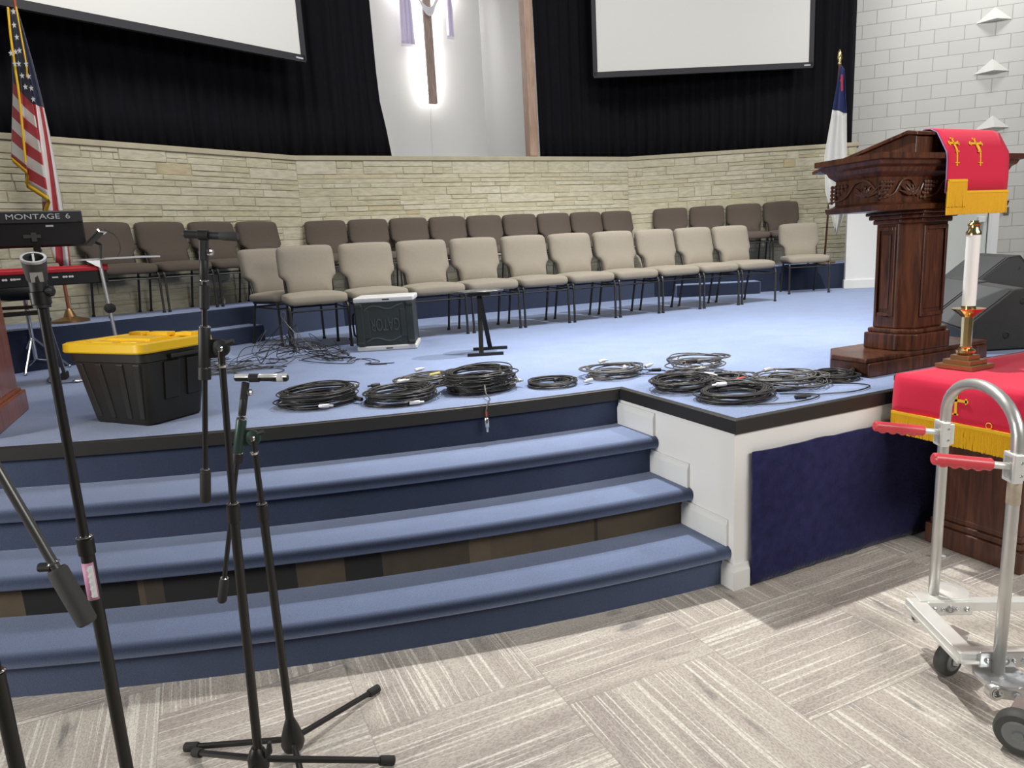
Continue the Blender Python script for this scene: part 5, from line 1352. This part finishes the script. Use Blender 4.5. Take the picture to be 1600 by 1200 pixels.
def pole_pts():
    A, B = V((LPp.x, LPp.y, .10)), V((RPp.x, RPp.y, .06)); mid = (A+B)/2; half = (B-A); half.z = 0; hw_ = half.length/2; hd = half.normalized()
    pts = [A, V((A.x, A.y, .5)), V((A.x, A.y, .84))]
    for i in range(1, 16):
        t = pi*i/16; pts.append(V((mid.x, mid.y, .86)) - hd*hw_*cos(t) + V((0, 0, .148*sin(t)**.85)))
    pts += [V((B.x, B.y, .84)), V((B.x, B.y, .5)), B]; return pts
b = MB(); b.tube(pole_pts(), RR, 18); b.build('arched_handle', M_ALU, ht, smooth=True, autosm=0)
b = MB(); b.lathe([(RR+.0008, 0), (RR+.0012, .004), (RR+.0012, .075), (RR+.0008, .08)], (RPp.x, RPp.y, .685), 18); b.build('rust_stain_band', M_RUST, ht, smooth=True)
for P_, nm in ((LPp, 'grip'), (RPp, 'grip')):
    c = V((P_.x, P_.y, .800)); g_d = (a_d - Z*.14).normalized()
    br = MB(); br.box(c+V((0, 0, .0)), (.046, .046, .075), Rz(math.atan2(a_d.y, a_d.x))); br.box(c+V((0, 0, .0))+e_d*.0-a_d*.008, (.03, .055, .090), Rz(math.atan2(a_d.y, a_d.x)))
    br = br.build('handle_clamp', M_ALUB, ht, bevel=.004)
    b = MB(); b.lathe([(.004, 0), (.006, .002), (.004, .005)], c+e_d*.024+Z*.02, 10, axis=e_d); b.lathe([(.004, 0), (.006, .002), (.004, .005)], c+e_d*.024-Z*.02, 10, axis=e_d); b.build('clamp_bolt', M_SILVER, br)
    b = MB(); b.tube([c-g_d*.015, c-g_d*.12], .0105, 14); b.build('grip_bar', M_ALUB, ht, smooth=True)
    b = MB(); pts = [c-g_d*s for s in (.070, .075, .085, .228, .236, .240)]; b.tube(pts, [.015, .0195, .0185, .0185, .0185, .014], 16)
    for k in range(4): b.ball(c-g_d*(.108+.034*k)-Z*.011, .0160, 10, 7, (1, 1, .8))
    b.build('grip', M_GRIP, ht, smooth=True)
for P_, R_s, s in ((FL, -1, .1), (NL, 1, .1)):      # bolted plates at the foot of each pole
    c = P_ + a_d*.13
    b = MB(); b.box(c+e_d*(.024*1)-Z*.002 if R_s > 0 else c+e_d*.022-Z*.004, (.155, .008, .052), Rz(math.atan2(a_d.y, a_d.x))); pl = b.build('bolt_plate', M_ALUB if R_s < 0 else M_SILVER, ht, bevel=.003)
    b = MB()
    for q, rr_ in ((-.055, .009), (-.025, .006), (.0, .015), (.025, .006), (.055, .009)):
        b.lathe([(rr_, 0), (rr_, .003), (rr_*.6, .006), (rr_*.3, .004)], c+e_d*(.028 if R_s > 0 else .026)+a_d*q-Z*.004, 14, axis=e_d)
    b.build('plate_bolt', M_SILVER, pl)
b = MB(); b.lathe([(.065, 0), (.065, .005), (.03, .012)], FL+a_d*.165-e_d*.055+Z*.022, 24); b.bar(FL+a_d*.03-e_d*.02+Z*.021, FL+a_d*.21-e_d*.02+Z*.021, .07, .006); b.build('pole_shoe', M_ALUB, ht, bevel=.002)
b = MB(); b.lathe([(.07, 0), (.07, .005), (.072, .012), (.066, .012), (.05, .006)], NL+a_d*.10+e_d*.05-Z*.045, 24); b.build('swivel_dish', M_SILVER, ht, smooth=True)
# nose roller with a ring at each end
ra, rb_ = FL+a_d*.035-Z*.055-e_d*.01, NL+a_d*.06-Z*.060+e_d*.10
b = MB(); b.tube([ra, rb_], .010, 12); b.build('axle_tube', M_ALUB, ht, smooth=True)
for c, R_ in ((ra, .022), (rb_, .026)):
    dd = (rb_-ra).normalized(); b = MB(); s0 = -1 if c is ra else 1
    b.lathe([(R_, -.012), (R_, .010), (R_*.9, .012), (R_*.62, .012), (R_*.60, .002), (.002, .002)], c, 20, axis=dd*s0 if c is rb_ else -a_d); k = b.build('axle_end', M_ALU, ht, smooth=True)
    b = MB(); b.lathe([(R_*.52, .003), (R_*.60, .014), (R_*.50, .014), (R_*.46, .003)], c, 20, axis=dd*s0 if c is rb_ else -a_d, cap=False); b.build('chrome_eyelet', M_CHROME, k, smooth=True)
b = MB(); b.bar(rb_+a_d*.01, rb_+a_d*.13+e_d*.03, .016, .045); b.build('hinge_plate', M_ALU, ht, bevel=.004)
b = MB()
for q in (.05, .09): b.lathe([(.010, 0), (.010, .004), (.005, .007)], rb_+a_d*q+e_d*(.012+q*.2), 12, axis=e_d)
b.build('hinge_bolt', M_SILVER, ht)
def caster(c, R_, ax, fork_top):
    ax = V(ax).normalized(); c = V(c)
    b = MB(); w = R_*.36; b.lathe([(R_*.60, -w), (R_*.9, -w), (R_, -w*.6), (R_, w*.6), (R_*.9, w), (R_*.60, w)], c, 28, axis=ax); wl = b.build('caster_wheel', M_TYRE, ht, smooth=True)
    b = MB(); b.lathe([(.003, -w*1.3), (R_*.2, -w*1.3), (R_*.24, -w*1.05), (R_*.56, -w*1.16), (R_*.64, -w*1.01), (R_*.64, w*1.01), (R_*.56, w*1.16), (R_*.24, w*1.05), (R_*.2, w*1.3), (.003, w*1.3)], c, 24, axis=ax); b.build('wheel_hub', M_HUB, wl, smooth=True)
    b = MB()
    for s in (-1, 1):
        o = c+ax*(w+.005)*s; t_ = V(fork_top)+ax*(w+.005)*s; sd = ax.cross(t_-o).normalized()
        b.prism([tuple(o-sd*.014-Z*.010), tuple(o+sd*.014-Z*.010), tuple(t_+sd*.034), tuple(t_-sd*.034)], (0, 0, 0), ax*.004*s)
    b.bar(V(fork_top)-ax*(w+.01), V(fork_top)+ax*(w+.01), .07, .006); b.build('caster_fork', M_SILVER, ht)
caster(V((2.185, 1.352, .056))-LH, .055, e_d*.9+a_d*.5, V((2.22, 1.36, .142))-LH)
caster(V((2.005, 1.02, .066))-LH, .066, e_d*.8-a_d*.75, V((2.06, 1.035, .118))-LH)
caster(FL+a_d*.85+V((0, 0, .062-.165)), .062, e_d, FL+a_d*.85-Z*.024)
caster(NL+a_d*.85+V((0, 0, .062-.165)), .062, e_d, NL+a_d*.85-Z*.024)
# scrap under the table end
sp_ = MB(); sp_.bar((-.02, .0, .012), (.02, -.012, .004), .018, .010); sp_.bar((-.022, .0, .012), (-.028, .01, .026), .012, .008); o = sp_.build('paper_scrap', M_PAPER, bevel=.003); o.location = (3.0, 1.93, 0); tag(o, 'small crumpled white scrap on the carpet by the table base', 'scrap')

# ------------------------------------------------------------------ light
def spot(loc, tgt, watts, size=70, blend=.5, rad=.05, col=(1, .985, .955)):
    l = bpy.data.lights.new('stage_spot', 'SPOT'); l.energy = watts; l.spot_size = radians(size); l.spot_blend = blend; l.shadow_soft_size = rad; l.color = col
    o = bpy.data.objects.new('stage_spot', l); COL.objects.link(o); o.location = loc
    o.rotation_euler = (V(tgt)-V(loc)).to_track_quat('-Z', 'Y').to_euler(); return o
def area(loc, tgt, watts, sx, sy, col=(1, .985, .96), spread=180):
    l = bpy.data.lights.new('area_fill', 'AREA'); l.energy = watts; l.shape = 'RECTANGLE'; l.size = sx; l.size_y = sy; l.color = col; l.spread = radians(spread)  # soft fill without a fixture, added to lift dark areas
    o = bpy.data.objects.new('area_fill', l); COL.objects.link(o); o.location = loc
    o.rotation_euler = (V(tgt)-V(loc)).to_track_quat('-Z', 'Y').to_euler(); return o
spot((2.45, 3.95, 5.0), (2.9, 2.9, 0.4), 1280, 84, .85, .06)
spot((4.6, 4.4, 5.0), (4.4, 5.6, 0.7), 1000, 105, .6, .06)
spot((-.4, 4.6, 5.0), (0.0, 4.0, 0.5), 60, 95, .7, .06)
area((3.6, 5.0, 6.2), (3.6, 8.5, 2.0), 165, 4, .8)
area((8.4, 4.2, 5.6), (11.6, 6.9, 1.6), 115, 1.5, .8)  # added fill that brightens the block wall
area((10.75, 6.3, 6.6), (11.5, 7.05, 1.5), 70, 1.2, .3)
area((-.5, 5.2, 5.8), (-.6, 8.0, 3.0), 115, 2.5, .8)  # added fill for the left stone wall and left screen
area((4.2, -3.0, 4.2), (3.7, 2.2, 1.2), 250, 4, 1.6, spread=140)  # added front fill, standing in for the house lights
area((-6.0, 2.2, 2.6), (2.0, 2.6, .45), 70, 1.6, 1.6, spread=70)  # unseen side fill, added to brighten the white cheek wall
w = bpy.data.worlds.new('room_ambient'); SC.world = w; w.use_nodes = True
w.node_tree.nodes['Background'].inputs[0].default_value = (.95, .97, 1.0, 1); w.node_tree.nodes['Background'].inputs[1].default_value = .10
